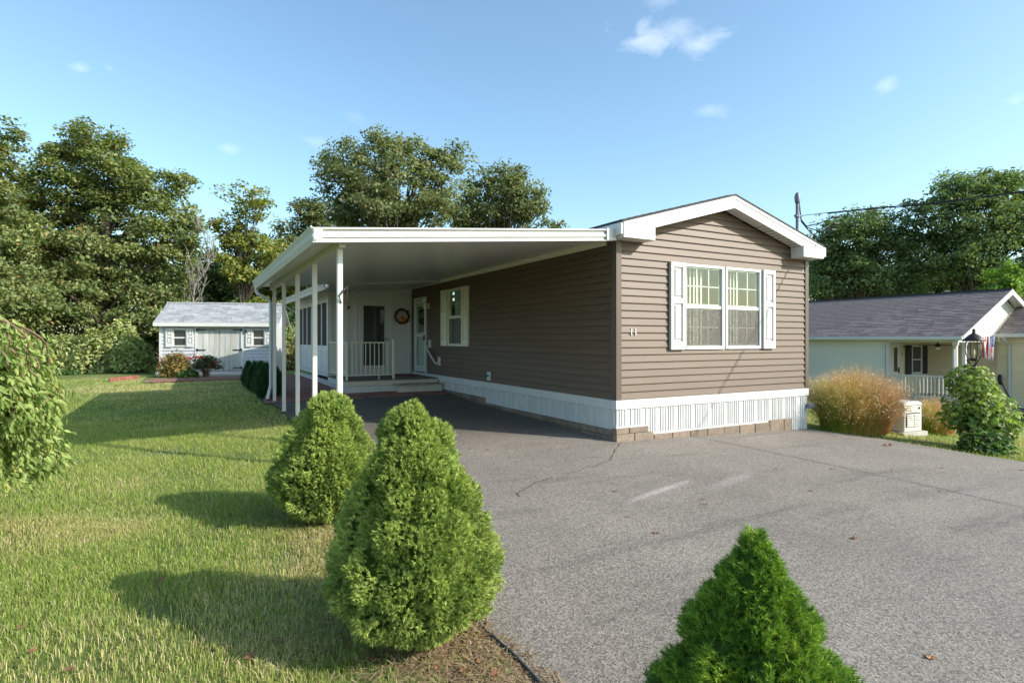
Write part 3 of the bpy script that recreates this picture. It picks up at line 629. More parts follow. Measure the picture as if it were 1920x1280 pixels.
# ================================================================== CARPORT
CX0, CX1, CY0, CY1 = -4.36, -.055, -.10, 6.95
def cz(x): return 3.2+(x-0)*(.39/4.485)            # top of the carport roof
car = thing('carport', 'white flat aluminium carport roof on slender white posts beside the brown house', 'carport')
npan = 23; pw = (CY1-CY0-.04)/npan
pm = MB(); pm.hexa([(CX0, 0, cz(CX0)-.12), (CX1, 0, cz(CX1)-.12), (CX1, pw-.006, cz(CX1)-.12), (CX0, pw-.006, cz(CX0)-.12)], [(CX0, 0, cz(CX0)-.02), (CX1, 0, cz(CX1)-.02), (CX1, pw-.006, cz(CX1)-.02), (CX0, pw-.006, cz(CX0)-.02)])
me = pm.mesh('roof_panel', 'ceiling_pan')
for i in range(npan): link('roof_panel', me, car, (0, CY0+.03+i*pw, 0))
s = MB(); s.hexa([(CX0, CY0+.02, cz(CX0)-.021), (CX1, CY0+.02, cz(CX1)-.021), (CX1, CY1, cz(CX1)-.021), (CX0, CY1, cz(CX0)-.021)], [(CX0, CY0+.02, cz(CX0)-.012), (CX1, CY0+.02, cz(CX1)-.012), (CX1, CY1, cz(CX1)-.012), (CX0, CY1, cz(CX0)-.012)]); s.build('roof_sheet', 'white_alu', car)
fa = MB(); xa, xb = CX0-.11, -.16                   # front fascia in three pressed steps
for (d0, d1, y) in ((.0, .02, -.042), (.02, .072, -.010), (.072, .112, -.032), (.112, .16, -.010), (.16, .172, -.038)):
    fa.hexa([(xa, CY0+y, cz(xa)-d1), (xb, CY0+y, cz(xb)-d1), (xb, CY0+.028, cz(xb)-d1), (xa, CY0+.028, cz(xa)-d1)], [(xa, CY0+y, cz(xa)-d0-.0004), (xb, CY0+y, cz(xb)-d0-.0004), (xb, CY0+.028, cz(xb)-d0-.0004), (xa, CY0+.028, cz(xa)-d0-.0004)])
fa.build('front_fascia', 'white_alu', car)
fa = MB(); fa.hexa([(CX0, CY1, cz(CX0)-.125), (CX1, CY1, cz(CX1)-.125), (CX1, CY1+.03, cz(CX1)-.125), (CX0, CY1+.03, cz(CX0)-.125)], [(CX0, CY1, cz(CX0)), (CX1, CY1, cz(CX1)), (CX1, CY1+.03, cz(CX1)), (CX0, CY1+.03, cz(CX0))]); fa.build('rear_fascia', 'white_alu', car)
MB().box(-.30, -.125, CY0-.05, CY0-.03, 3.015, 3.19).build('fascia_end_cap', 'white_alu', car)
# flashing hook that lifts the roof against the eave
zg = cz(CX0)
g = [(0, 0, -.165), (-.075, 0, -.165), (-.105, 0, -.10), (-.105, 0, -.05), (-.135, 0, -.005), (-.135, 0, .008), (-.12, 0, .008), (-.095, 0, -.03), (-.09, 0, -.09), (-.065, 0, -.14), (-.01, 0, -.14), (-.01, 0, .0), (0, 0, .0)]
MB().extrude(g, (0, CY1-CY0+.12, 0), (CX0, CY0-.03, zg)).build('gutter', 'white_alu', car)
MB().box(CX0-.1, CX0, CY0-.036, CY0-.031, zg-.15, zg-.01).build('gutter_cap', 'white_alu', car)
BX = -4.1; bz = cz(BX)-.122
MB().box(BX-.04, BX+.04, CY0+.15, CY1-.05, bz-.085, bz-.001).build('post_beam', 'white_alu', car, bevel=.004)
ps = MB()
for k, y in enumerate((.2, 1.82, 3.36, 5.0, 6.45)):
    z0 = h(BX, y)+.004
    p = MB(); p.box(-.032, .032, -.032, .032, z0, bz-.086); p.box(-.026, .026, -.035, .035, z0+.01, bz-.09)
    po = p.build('post', 'white_alu', car, loc=(BX, y, 0)); MB().box(-.045, .045, -.045, .045, z0, z0+.008).build('post_foot', 'white_alu', po)
MB().box(-.054, -.024, .2, 9.2, 3.0, 3.085).build('wall_ledger', 'cream_trim', car)
yd = CY1-.1; zd = h(BX-.1, 6.4)
MB().tube([(CX0-.06, yd, zg-.16), (CX0-.06, yd, zg-.24), (CX0-.02, yd-.1, zg-.30), (BX-.09, yd-.14, zg-.40), (BX-.05, yd-.2, zg-.5), (BX-.05, yd-.22, zd+.35), (BX-.12, yd-.26, zd+.05)], .038, 8).build('downspout', 'white_alu', car)
# flood lamp under the carport roof near the sunroom corner and a hook with a looped cord on the first post
MB().lathe([(.06, 0), (.075, .03), (.05, .1), (.03, .12)], 12, (-2.05, 8.95, 2.67)).build('ceiling_lamp', 'cream_trim', car, True)
MB().tube([(BX+.01, .155, 1.98), (BX-.02, .14, 2.06), (BX+.04, .135, 2.14), (BX+.09, .15, 2.2), (BX+.07, .15, 2.02)], .008, 6).build('cord_hook', 'black_iron', car)

# ================================================================== SUNROOM at the end of the carport
SX, SY0, SY1, DZ = -2.40, 9.24, 14.2, .55
sun_r = thing('sunroom', 'white panelled sunroom with tall dark screen windows at the end of the carport', 'sunroom')
fz = 2.86
fwl = MB()
dx0, dx1 = onY(670, SY0), onY(732, SY0)             # glazed door in the front wall
dx0, dx1 = dx0+.0, dx1
rzp = lambda x: fz-.065+(x-SX+.45)/(-.06-SX+.45)*.22
for (xa, xb, za) in ((SX, dx0, DZ), (dx1, -.03, DZ), (dx0, dx1, 2.66)): fwl.hexa([(xa, SY0, za), (xb, SY0, za), (xb, SY0+.1, za), (xa, SY0+.1, za)], [(xa, SY0, rzp(xa)), (xb, SY0, rzp(xb)), (xb, SY0+.1, rzp(xb)), (xa, SY0+.1, rzp(xa))])
fwl.build('front_wall', 'white_trim', sun_r)
for x in (SX+.5, SX+.86, dx0-.03, dx1+.05, -.10): MB().box(x-.03, x+.03, SY0-.022, SY0-.001, DZ, 2.82).build('batten', 'white_trim', sun_r)
MB().box(SX, -.06, SY0-.026, SY0-.0015, 2.69, 2.76).build('batten', 'white_trim', sun_r)
dd = MB(); dm = (dx0+dx1)/2; dwd = dx1-dx0
dd.box(-dwd/2, -dwd/2+.17, 0, .045, 0, 2.1); dd.box(dwd/2-.17, dwd/2, 0, .045, 0, 2.1); dd.box(-dwd/2+.17, dwd/2-.17, 0, .045, 0, .25); dd.box(-dwd/2+.17, dwd/2-.17, 0, .045, 1.93, 2.1)
dobj = dd.build('glazed_door', 'white_trim', sun_r, loc=(dm, SY0-.01, DZ+.01))
MB().box(-dwd/2+.17, dwd/2-.17, .015, .02, .25, 1.93).build('door_pane', 'dark_glass', dobj)
MB().tube([(dwd/2-.08, -.0, 1.0), (dwd/2-.08, -.05, 1.0), (dwd/2-.18, -.055, 1.0)], .011, 6).build('door_handle', 'black_iron', dobj)
# side wall: sill band, kneewall panels, five screen windows
MB().box(SX, SX+.1, SY0+.1, SY1, DZ, 1.32).build('side_wall', 'white_trim', sun_r); MB().box(SX, SX+.1, SY0+.1, SY1, 2.62, fz).build('head_band', 'white_trim', sun_r)
ys = np.linspace(SY0+.16, SY1-.05, 7)
for i in range(6):
    a, b = ys[i], ys[i+1]
    f = MB(); f.box(SX-.012, SX+.05, a, a+.05, 1.32, 2.62); f.box(SX-.012, SX+.05, b-.04, b-.001, 1.32, 2.62); f.box(SX-.01, SX+.05, a+.05, b-.04, 1.32, 1.37); f.box(SX-.01, SX+.05, a+.05, b-.04, 2.57, 2.62)
    wf = f.build('window', 'white_trim', sun_r); MB().box(SX+.012, SX+.02, a+.05, b-.04, 1.37, 2.57).build('window_screen', 'dark_screen', wf)
    MB().box(SX-.016, SX-.001, a+.03, b-.03, DZ+.1, 1.25).build('kneewall_panel', 'white_trim', sun_r, bevel=.004)
MB().box(SX-.05, SX-.002, SY0+.005, SY1, DZ-.02, DZ+.08).build('sill_band', 'white_skirt', sun_r)
MB().box(SX-.03, SX+.09, SY0-.03, SY0+.09, DZ-.01, fz).build('corner_post', 'white_trim', sun_r, bevel=.004)
MB().box(SX+.1, -.05, SY1-.1, SY1, DZ, fz).build('back_wall', 'white_trim', sun_r); MB().box(SX+.1, -.05, SY0+.1, SY1-.1, DZ-.06, DZ).build('floor', 'deck', sun_r)
yy = SY0-2.1
zs0 = .2
for a, b in zip(np.linspace(7.16, SY1, 21)[:-1], np.linspace(7.16, SY1, 21)[1:]):
    link('skirt_panel', rib_panel(b-a-.003, DZ-.12-.16), sun_r, (SX-.01, b, .16), R(-90)) if a > SY0-.3 else None
RY0 = CY1+.035; rf = MB(); rf.hexa([(SX-.45, RY0, fz-.06), (-.06, RY0, fz+.16), (-.06, SY1+.2, fz+.16), (SX-.45, SY1+.2, fz-.06)], [(SX-.45, RY0, fz+.0), (-.06, RY0, fz+.22), (-.06, SY1+.2, fz+.22), (SX-.45, SY1+.2, fz+.0)])
rf.build('roof', 'white_alu', sun_r); MB().extrude(g, (0, SY1-RY0+.2, 0), (SX-.45, RY0, fz+.02)).build('gutter', 'white_alu', sun_r)
zq = h(SX-.2, SY1)
MB().tube([(SX-.52, SY1-.3, fz-.06), (SX-.5, SY1-.32, fz-.18), (SX-.1, SY1-.4, fz-.45), (SX-.06, SY1-.4, fz-.6), (SX-.06, SY1-.4, zq+.35), (SX-.2, SY1-.42, zq+.06)], .035, 8).build('downspout', 'white_alu', sun_r)
# electrical socket box and small black wall bracket on the front wall
MB().box(dx0-.42, dx0-.36, SY0-.05, SY0-.002, DZ+.12, DZ+.24).build('socket', 'grille_dark', sun_r)
MB().extrude([(0, 0, -.06), (.09, 0, 0), (0, 0, .06)], (0, -.03, 0), (onY(651, SY0), SY0-.002, 2.42)).build('wall_bracket', 'black_iron', sun_r)

# ================================================================== PORCH DECK, step, mat
DY0 = 7.16
dk = thing('porch_deck', 'low porch deck with white railing in front of the sunroom door', 'deck')
MB().box(SX, -.066, DY0+.03, SY0-.03, DZ-.12, DZ-.028).build('deck_frame', 'porch_cream', dk)
nb = 14; bw = (SY0-.03-DY0)/nb
bm_ = MB().box(SX-.02, -.066, 0, bw-.006, DZ-.027, DZ).mesh('deck_board', 'deck')
for i in range(nb): link('deck_board', bm_, dk, (0, DY0+i*bw, 0))
MB().box(SX-.02, -.066, DY0-.012, DY0+.025, DZ-.14, DZ-.028).build('front_fascia', 'porch_cream', dk); MB().box(SX-.03, SX-.001, DY0+.03, SY0-.04, DZ-.15, DZ-.028).build('side_fascia', 'white_skirt', dk)
for a, b in zip(np.linspace(SX, -1.2, 4)[:-1], np.linspace(SX, -1.2, 4)[1:]): link('skirt_panel', rib_panel(b-a-.003, DZ-.15-.2, 'porch_skirt') if 'porch_skirt' in MATS else rib_panel(b-a-.003, DZ-.15-.2), dk, (a, DY0+.005, .2))
for a, b in zip(np.linspace(-1.2, -.07, 4)[:-1], np.linspace(-1.2, -.07, 4)[1:]): link('skirt_panel', rib_panel(b-a-.003, DZ-.15-.2), dk, (a, DY0+.005, .2))
for a, b in zip(np.linspace(DY0, SY0, 6)[:-1], np.linspace(DY0, SY0, 6)[1:]): link('skirt_panel', rib_panel(b-a-.003, DZ-.15-.2), dk, (SX-.005, b, .2), R(-90))
# railing: each baluster its own part
RXE = onY(736, DY0+.08); RXS = SX+.04; ry = DY0+.08; zt_, zb_ = DZ+.93, DZ+.1
MB().box(RXS, RXE, ry-.018, ry+.018, zt_-.03, zt_).build('top_rail', 'cream_trim', dk, bevel=.004); MB().box(RXS, RXE, ry-.016, ry+.016, zb_, zb_+.028).build('bottom_rail', 'cream_trim', dk, bevel=.004)
bal = MB().box(-.009, .009, -.009, .009, zb_+.028, zt_-.03).mesh('baluster', 'cream_trim')
for x in np.arange(RXS+.11, RXE-.05, .11): link('baluster', bal, dk, (x, ry, 0))
MB().box(RXE, RXE+.05, ry-.025, ry+.025, DZ, zt_+.06).build('rail_post', 'cream_trim', dk, bevel=.004); MB().box(RXS-.04, RXS, ry-.02, ry+.02, DZ, zt_).build('rail_post', 'cream_trim', dk)
MB().box(RXS-.036, RXS-.004, ry+.02, SY0-.04, zt_-.03, zt_).build('top_rail', 'cream_trim', dk); MB().box(RXS-.036, RXS-.004, ry+.02, SY0-.04, zb_, zb_+.028).build('bottom_rail', 'cream_trim', dk)
for y in np.arange(ry+.14, SY0-.1, .11): link('baluster', bal, dk, (RXS-.02, y, 0))
MB().box((RXS+RXE)/2+.2, (RXS+RXE)/2+.22, ry-.01, ry+.01, DZ, zb_).build('rail_foot', 'cream_trim', dk)
stp = thing('porch_step', 'low tan step in front of the porch deck against the brown wall', 'step', (0, 0, 0))
zs = h(-.7, 6.9)
MB().box(-1.22, -.09, 6.78, 7.15, zs+.0, zs+.17).build('riser_box', 'porch_cream', stp); MB().box(-1.26, -.075, 6.73, 7.145, zs+.171, zs+.205).build('tread', 'step_tan', stp, bevel=.004)
mt = MB().box(-.85, -.15, 8.15, 8.95, DZ+.003, DZ+.016).build('door_mat', 'red_mat', bevel=.004); tag(mt, 'dark red door mat on the porch deck by the storm door', 'mat')
# wreath on the sunroom wall
wx, wz = onY(753, SY0), ztop(592, depth(-1, SY0))
wr = thing('autumn_wreath', 'round autumn wreath with orange pumpkin on the white sunroom wall', 'wreath', (wx, SY0-.03, wz))
rr = random.Random(8); q = MB()
for k in range(130):
    a = rr.uniform(0, 2*math.pi); rad = rr.uniform(.165, .225); c0 = Vector((rad*math.cos(a), -rr.uniform(.0, .05), rad*math.sin(a))); dv = Vector((rr.uniform(-1, 1), rr.uniform(-.6, .2), rr.uniform(-1, 1))).normalized()*.045; e = dv.cross(Vector((0, 1, 0))).normalized()*.016
    q.add([c0-dv, c0+e, c0+dv, c0-e], [(0, 1, 2, 3)])
q.tube([(.195*math.cos(t), -.015, .195*math.sin(t)) for t in np.linspace(0, 2*math.pi, 25)], .022, 6, False); q.build('ring', 'wreath', wr)
pk = MB()
for k in range(7):
    a = -1.2+k*.4; pk.lathe([(.004, -.075), (.035, -.06), (.05, 0), (.035, .055), (.004, .065)], 8, (.075*math.sin(a), -.02-.045*math.cos(a), -.085))
pk.build('pumpkin', 'pumpkin', wr, True); MB().tube([(0, -.03, -.02), (.012, -.035, .03)], [.014, .009], 6).build('stem', 'wreath', wr)
MB().extrude([(.15*math.cos(t), 0, .02+.12*math.sin(t)) for t in np.linspace(0, math.pi, 13)], (0, -.008, 0)).build('sign_board', 'sign_board', wr)

# ================================================================== SERVICE MAST AND CABLES
mx_, my_ = WX+.15, .28
ms_ = thing('service_mast', 'grey steel service mast with weatherhead rising beside the white gable eave', 'utility mast', (mx_, my_, .6))
MB().tube([(0, 0, 0), (0, 0, 3.68)], .031, 10).build('pipe', 'mast_steel', ms_, True)
MB().lathe([(.034, 3.6), (.05, 3.66), (.055, 3.74), (.04, 3.80), (.01, 3.83)], 12, (0, 0, 0)).build('weatherhead', 'mast_steel', ms_, True)
MB().box(-.06, .12, -.035, .035, 3.35, 3.38).lathe([(.045, 3.33), (.045, 3.40)], 10).build('clamp', 'mast_steel', ms_)
W0 = Vector((mx_, my_, .6))
for k, (dz, sag, ex) in enumerate(((3.66, .10, .62), (3.62, .16, .68), (3.60, .25, .58))):
    e = Vector((ex, -.35, 3.34-.13*k)); s0 = Vector((.05, 0, dz)); MB().tube([s0, Vector((.09, -.02, 3.3-.02*k)), Vector((.16+.03*k, -.08, 3.22-sag*.5)), s0.lerp(e, .6)*1.0+Vector((0, 0, -sag-.15)), e], .011, 6).build('drip_loop', 'cable', ms_)
    MB().tube([e-Vector((.05, 0, 0)), e+Vector((.06, -.03, .01))], .024, 8).build('splice', 'cable', ms_)
pts = [Vector((mx_+.06, my_-.02, 3.97)), Vector((5.05, -.35, 3.965)), Vector((5.2, -1.0, 3.93)), Vector((5.5, -2.1, 3.87)), Vector((6.3, -5, 3.95)), Vector((7.7, -10, 4.7)), Vector((9.5, -16, 6.3))]
def smooth_path(p, k=6):
    out = []
    for i in range(len(p)-1):
        a, b, c_, d_ = p[max(i-1, 0)], p[i], p[i+1], p[min(i+2, len(p)-1)]
        for j in range(k):
            t = j/k; out.append(.5*((2*b)+(c_-a)*t+(2*a-5*b+4*c_-d_)*t*t+(3*b-a-3*c_+d_)*t**3))
    return out+[p[-1]]
sp_ = smooth_path(pts, 8)
cbq = MB().tube(sp_, .006, 6)
for ph in (0, math.pi): cbq.tube([p+Vector((.011*math.cos(i*1.1+ph), 0, .011*math.sin(i*1.1+ph)-.014)) for i, p in enumerate(sp_[6:])], .008, 6)
tag(cbq.build('service_cable', 'cable'), 'twisted black service cable running from the steel mast across the sky', 'cable')

# ================================================================== SHED
def cam2w(cx, dep): return CAM+RT*cx+FW*dep
SA = at(300, 20.9); SB = at(517, 21.8); sdir = (SB-SA)/np.linalg.norm(SB-SA); SLn = float(np.linalg.norm(SB-SA)); srz = math.atan2(sdir[1], sdir[0])
sz = h(*((SA+SB)/2))
shed = thing('garden_shed', 'small grey garden shed with weathered plank double doors and grey shingle roof', 'shed', (SA[0], SA[1], sz), srz)
def su(px):                                         # along the shed front at column px
    dv = FW+RT*(px-960)/FPX; M_ = np.array([[dv[0], -sdir[0]], [dv[1], -sdir[1]]]); t = np.linalg.solve(M_, SA-CAM); return float(t[1])
def szv(py): return ztop(py, 21.3)-sz
DP = 2.5; e0, ez = .08, szv(612)
d0, d1 = su(371), su(452); dt = szv(616)
w1 = (su(326), su(349)); w2 = (su(475), su(495)); wz = (szv(648), szv(618))
wl = wall(shed, (0, 0, 0), 0, SLn, e0, ez, .127, 'shed_siding', 'shed_siding', [(d0, d1, e0, dt+.02), (w1[0], w1[1], *wz), (w2[0], w2[1], *wz)], 'front_wall', lip=.032)
MB().box(0, .1, .1, DP, e0, ez).box(SLn-.1, SLn, .1, DP, e0, ez).box(.1, SLn-.1, DP-.1, DP, e0, ez).build('side_wall', 'shed_siding', shed)
for s in (0, SLn-.1): MB().extrude([(s, .0, ez), (s, .0, ez+.12), (s, DP/2, ez+.12+.54*DP/2), (s, DP, ez+.12), (s, DP, ez)], (.1, 0, 0)).build('gable_wall', 'shed_siding', shed)
MB().box(-.03, SLn+.03, -.02, DP, -.1, e0-.002).build('base_sill', 'concrete', shed)
for x in (-.02, SLn-.06): MB().box(x, x+.08, -.035, -.001, e0, ez).build('corner_board', 'white_trim', shed)
rk = .54; RH = .13+rk*.22; RDG = rk*DP/2
for sgn in (0, 1):
    y0 = -.22 if sgn == 0 else DP+.22; zz = ez-.02-.0; top = ez+.13+rk*(DP/2+.22)
    y1 = DP/2; z0 = top-rk*(DP/2+.22)
    a = [(-.14, y0, z0-.06), (SLn+.14, y0, z0-.06), (SLn+.14, y1, top-.06), (-.14, y1, top-.06)]; b = [(x, y, z+.06) for x, y, z in a]
    slp = MB().hexa(a, b).build('roof_slope', 'shingle_grey', shed)
    if sgn == 0:
        L_ = math.hypot(DP/2+.22, top-z0); shingle_roof(slp, (-.15, y0, z0), (SLn+.15, y0, z0), (0, DP/2+.22, top-z0), int(L_/.15), .15, .32, 'shingle_grey', 300, seed=5)
        MB().box(-.15, SLn+.15, y0-.025, y0-.001, z0-.13, z0+.0).build('eave_board', 'white_trim', shed)
MB().box(-.15, SLn+.15, DP/2-.1, DP/2+.1, top-.02, top+.03).build('ridge_cap', 'shingle_grey', shed)
# double doors of weathered planks with iron strap hinges
fr = MB(); fr.box(d0-.09, d0, -.04, -.001, e0, dt+.1); fr.box(d1, d1+.09, -.04, -.001, e0, dt+.1); fr.box(d0, d1, -.04, -.001, dt+.02, dt+.1); fr.build('door_trim', 'white_trim', shed)
md = (d0+d1)/2
for (a, b, sd) in ((d0, md-.004, 1), (md+.004, d1, -1)):
    k = 4; wd = (b-a)/k
    bk = MB().box(a, b, .02, .05, e0+.02, dt).build('door', 'shed_plank', shed)
    for i in range(k): MB().box(a+i*wd+.004, a+(i+1)*wd-.004, -.006, .019, e0+.02, dt-.09).build('plank', 'shed_plank', bk, bevel=.004)
    MB().box(a, b, -.018, .0185, dt-.088, dt).build('plank', 'shed_plank', bk)
    for z in (e0+.12, (e0+dt)/2, dt-.045):
        x0 = a if sd == 1 else b
        MB().box(min(x0, x0+sd*.27), max(x0, x0+sd*.27), -.028, -.0185, z-.018, z+.018).box(min(x0-sd*.05, x0+sd*.02), max(x0-sd*.05, x0+sd*.02), -.05, -.03, z-.045, z+.045).build('strap_hinge', 'black_iron', bk)
MB().box(md-.07, md+.07, -.07, -.02, dt+.1, dt+.14).build('door_lamp', 'black_iron', shed); MB().lathe([(.02, -.05), (.045, -.03), (.04, .05), (.01, .08)], 8, (d1+.17, -.07, szv(622))).build('wall_lantern', 'black_iron', shed)
for (a, b) in (w1, w2):
    window(shed, ((a+b)/2, -.002, sum(wz)/2), 0, b-a+.06, wz[1]-wz[0]+.06, grid=(2, 2), glass='dark_glass', screen=False, frame=.04)
    for x in (a-.14, b+.14): shutter(shed, (x, 0, sum(wz)/2), 0, .22, wz[1]-wz[0]+.08, base=.022)
tag(MB().hexa([(SA+sdir*(d0-.3))[[0, 1]].tolist()+[sz-.05], (SA+sdir*(d1+.2))[[0, 1]].tolist()+[sz-.05], (SA+sdir*(d1+.2)+np.array((sdir[1], -sdir[0]))*0.05)[[0, 1]].tolist()+[sz-.05], (SA+sdir*(d0-.3)+np.array((sdir[1], -sdir[0]))*.05)[[0, 1]].tolist()+[sz-.05]] if 0 else
    [tuple(SA+sdir*a+np.array((sdir[1], -sdir[0]))*b)+(sz-.08,) for a, b in ((d0-.1, 1.0), (d1+.35, 1.0), (d1+.35, .03), (d0-.1, .03))],
    [tuple(SA+sdir*a+np.array((sdir[1], -sdir[0]))*b)+(sz+c_,) for a, b, c_ in ((d0-.1, 1.0, .02), (d1+.35, 1.0, .02), (d1+.35, .03, .085), (d0-.1, .03, .085))]).build('shed_ramp', 'concrete'), 'pale concrete ramp at the foot of the shed doors', 'ramp')

# ================================================================== NEIGHBOUR'S HOUSE
NX, NY0, NYP, NYE = 17.9, 3.3, 5.78, 17.0; NZ = h(18, 4.5)-.05; NE = 1.66; AXN = 21.25; APN = 3.42
nb_ = thing('neighbour_house', 'pale cream clapboard house with brown shingle roof and railed corner porch', 'house', (0, 0, 0))
wall(nb_, (NX, NYE, 0), R(-90), NYE-NYP, NZ+.4, NE-.05, .127, 'cream_siding', 'cream_siding', name='side_wall', lip=.018)
MB().box(NX-.02, NX+.1, NYP+.01, NYE, NZ-.3, NZ+.398).build('foundation', 'concrete', nb_)
MB().box(NX-.03, NX+.09, NYP-.09, NYP, NZ, NE-.1).build('corner_board', 'white_trim', nb_)
# porch recess: entry wall (faces the street), inner wall, floor, ceiling
PXE = 21.3
wall(nb_, (NX+.12, NYP+.05, 0), 0, PXE-NX-.12, NZ+.42, NE-.12, .127, 'porch_siding', 'porch_siding', name='entry_wall', lip=.016)
wall(nb_, (PXE, NYP+.04, 0), R(-90), NYP-NY0-.02, NZ+.42, NE-.12, .127, 'porch_siding', 'porch_siding', name='porch_wall', lip=.016)
MB().box(NX-.02, PXE, NY0-.05, NYP+.04, NZ-.3, NZ+.4).build('porch_floor', 'concrete', nb_); MB().box(NX, PXE+3, NY0, NYP+.3, NE-.12, NE-.1).build('porch_ceiling', 'white_trim', nb_)
MB().box(NX-.02, NX+.12, NY0-.02, NYP-.1, NE-.22, NE-.121).build('porch_beam', 'white_trim', nb_); MB().box(NX+.121, PXE+.1, NY0-.02, NY0+.1, NE-.22, NE-.121).build('porch_beam', 'white_trim', nb_)
for (x, y) in ((NX+.05, NY0+.05), (onY(1811, NY0), NY0+.05), (NX+.05, NYP-.16), (PXE-.1, NY0+.02)):
    o = MB().box(-.055, .055, -.055, .055, NZ+.4, NE-.22).build('porch_post', 'white_trim', nb_, loc=(x, y, 0), bevel=.006); MB().box(-.075, .075, -.075, .075, NZ+.4, NZ+.52).box(-.075, .075, -.075, .075, NE-.32, NE-.222).build('post_collar', 'white_trim', o)
zr = NZ+.4
MB().box(NX+.02, NX+.08, NY0+.11, NYP-.22, zr+.84, zr+.9).build('top_rail', 'white_trim', nb_); MB().box(NX+.03, NX+.07, NY0+.11, NYP-.22, zr+.08, zr+.12).build('bottom_rail', 'white_trim', nb_)
bal2 = MB().box(-.016, .016, -.016, .016, zr+.12, zr+.84).mesh('baluster', 'white_trim')
for y in np.arange(NY0+.2, NYP-.25, .125): link('baluster', bal2, nb_, (NX+.05, y, 0))
# entry door, number, lantern, window with dark shutters
ey = NYP+.02
xa, xb = onY(1665, ey), onY(1685, ey)
dn = MB().box(xa, xb, ey-.03, ey-.0, zr, zr+2.05).build('entry_door', 'cream_trim', nb_); MB().box((xa+xb)/2-.02, (xa+xb)/2+.22, ey-.038, ey-.031, zr+.95, zr+1.9).build('door_pane', 'dark_glass', dn); MB().box(xb-.12, xb-.06, ey-.07, ey-.031, zr+.9, zr+1.1).build('door_handle', 'black_iron', dn)
MB().box(xa-.07, xa, ey-.035, ey-.0, zr, zr+2.12).box(xb, xb+.07, ey-.035, ey, zr, zr+2.12).box(xa, xb, ey-.035, ey, zr+2.052, zr+2.12).build('door_trim', 'white_trim', nb_)
textmesh('2', .2, 'brown_trim', 'house_number_digit', nb_, (onY(1690.5, ey), ey-.03, ztop(665, 22.5)), (R(90), 0, 0))
lx = onY(1697, ey); lzz = ztop(654, 22.5)
MB().tube([(lx-.1, ey-.0, lzz+.08), (lx-.1, ey-.12, lzz+.12), (lx, ey-.16, lzz+.1)], .02, 6).lathe([(.01, .12), (.09, .06), (.075, .04), (.06, -.12), (.02, -.15)], 8, (lx, ey-.16, lzz-.02)).build('entry_lantern', 'black_iron', nb_)
xa, xb = onY(1707, ey), onY(1727, ey); zc = (ztop(647, 23)+ztop(703, 23))/2; hh = ztop(647, 23)-ztop(703, 23)
window(nb_, ((xa+xb)/2, ey-.02, zc), 0, xb-xa, hh, grid=(1, 1), glass='dark_glass', screen=False, frame=.07)
for x in (xa-.2, xb+.2): MB().box(x-.19, x+.19, ey-.06, ey-.02, zc-hh/2, zc+hh/2).build('shutter', 'grille_dark', nb_)
# main roof
NOV = .38
def nzr(x): return APN-(APN-NE)/(AXN-NX+NOV)*abs(x-AXN)
xl = NX-NOV
for k, (xa, xb) in enumerate(((xl, AXN), (AXN, 2*AXN-xl))):
    a = [(xa, NY0-.35, nzr(xa)-.05), (xb, NY0-.35, nzr(xb)-.05), (xb, NYE+.3, nzr(xb)-.05), (xa, NYE+.3, nzr(xa)-.05)]; sl_ = MB().hexa(a, [(x, y, z+.05) for x, y, z in a]).build('roof_slope', 'shingle_brown', nb_)
    if k == 0: shingle_roof(sl_, (xl-.01, NY0-.36, nzr(xl)), (xl-.01, 13.5, nzr(xl)), (AXN-xl, 0, nzr(AXN)-nzr(xl)), int(math.hypot(AXN-xl, APN-NE)/.15), .15, .34, 'shingle_brown', 300, seed=8)
    s = MB()
    for (p, q, t0, t1) in ((-.375, -.352, .0, .2),): s.hexa([(xa, NY0+p, nzr(xa)-t1), (xb, NY0+p, nzr(xb)-t1), (xb, NY0+q, nzr(xb)-t1), (xa, NY0+q, nzr(xa)-t1)], [(xa, NY0+p, nzr(xa)-t0), (xb, NY0+p, nzr(xb)-t0), (xb, NY0+q, nzr(xb)-t0), (xa, NY0+q, nzr(xa)-t0)])
    s.build('rake_board', 'white_trim', nb_)
    s = MB(); s.hexa([(xa, NY0-.351, nzr(xa)-.15), (xb, NY0-.351, nzr(xb)-.15), (xb, NY0-.05, nzr(xb)-.15), (xa, NY0-.05, nzr(xa)-.15)], [(xa, NY0-.351, nzr(xa)-.13), (xb, NY0-.351, nzr(xb)-.13), (xb, NY0-.05, nzr(xb)-.13), (xa, NY0-.05, nzr(xa)-.13)]); s.build('soffit', 'white_trim', nb_)
MB().box(AXN-.1, AXN+.1, NY0-.36, NYE+.3, APN-.02, APN+.035).build('ridge_cap', 'roof_dark', nb_)
MB().box(xl-.09, xl-.004, NY0-.36, NYE+.3, NE-.13, NE-.005).build('gutter', 'white_trim', nb_, bevel=.01); MB().box(xl, NX+.0, NY0-.3, NYE, NE-.14, NE-.12).build('soffit', 'white_trim', nb_)
wall(nb_, (NX, NY0, 0), 0, 2*(AXN-NX), NE-.1, NE-.0, .127, 'cream_siding', 'cream_siding', name='gable_wall', gable=lambda u: APN-.16-(APN-NE)/(AXN-xl)*abs(u-(AXN-NX)), lip=.018)
MB().tube([(xl-.04, NY0-.2, NE-.14), (xl+.05, NY0-.15, NE-.25), (NX-.06, NY0+.05, NE-.45), (NX-.06, NY0+.05, NZ+.2)], .04, 8).build('downspout', 'white_trim', nb_)
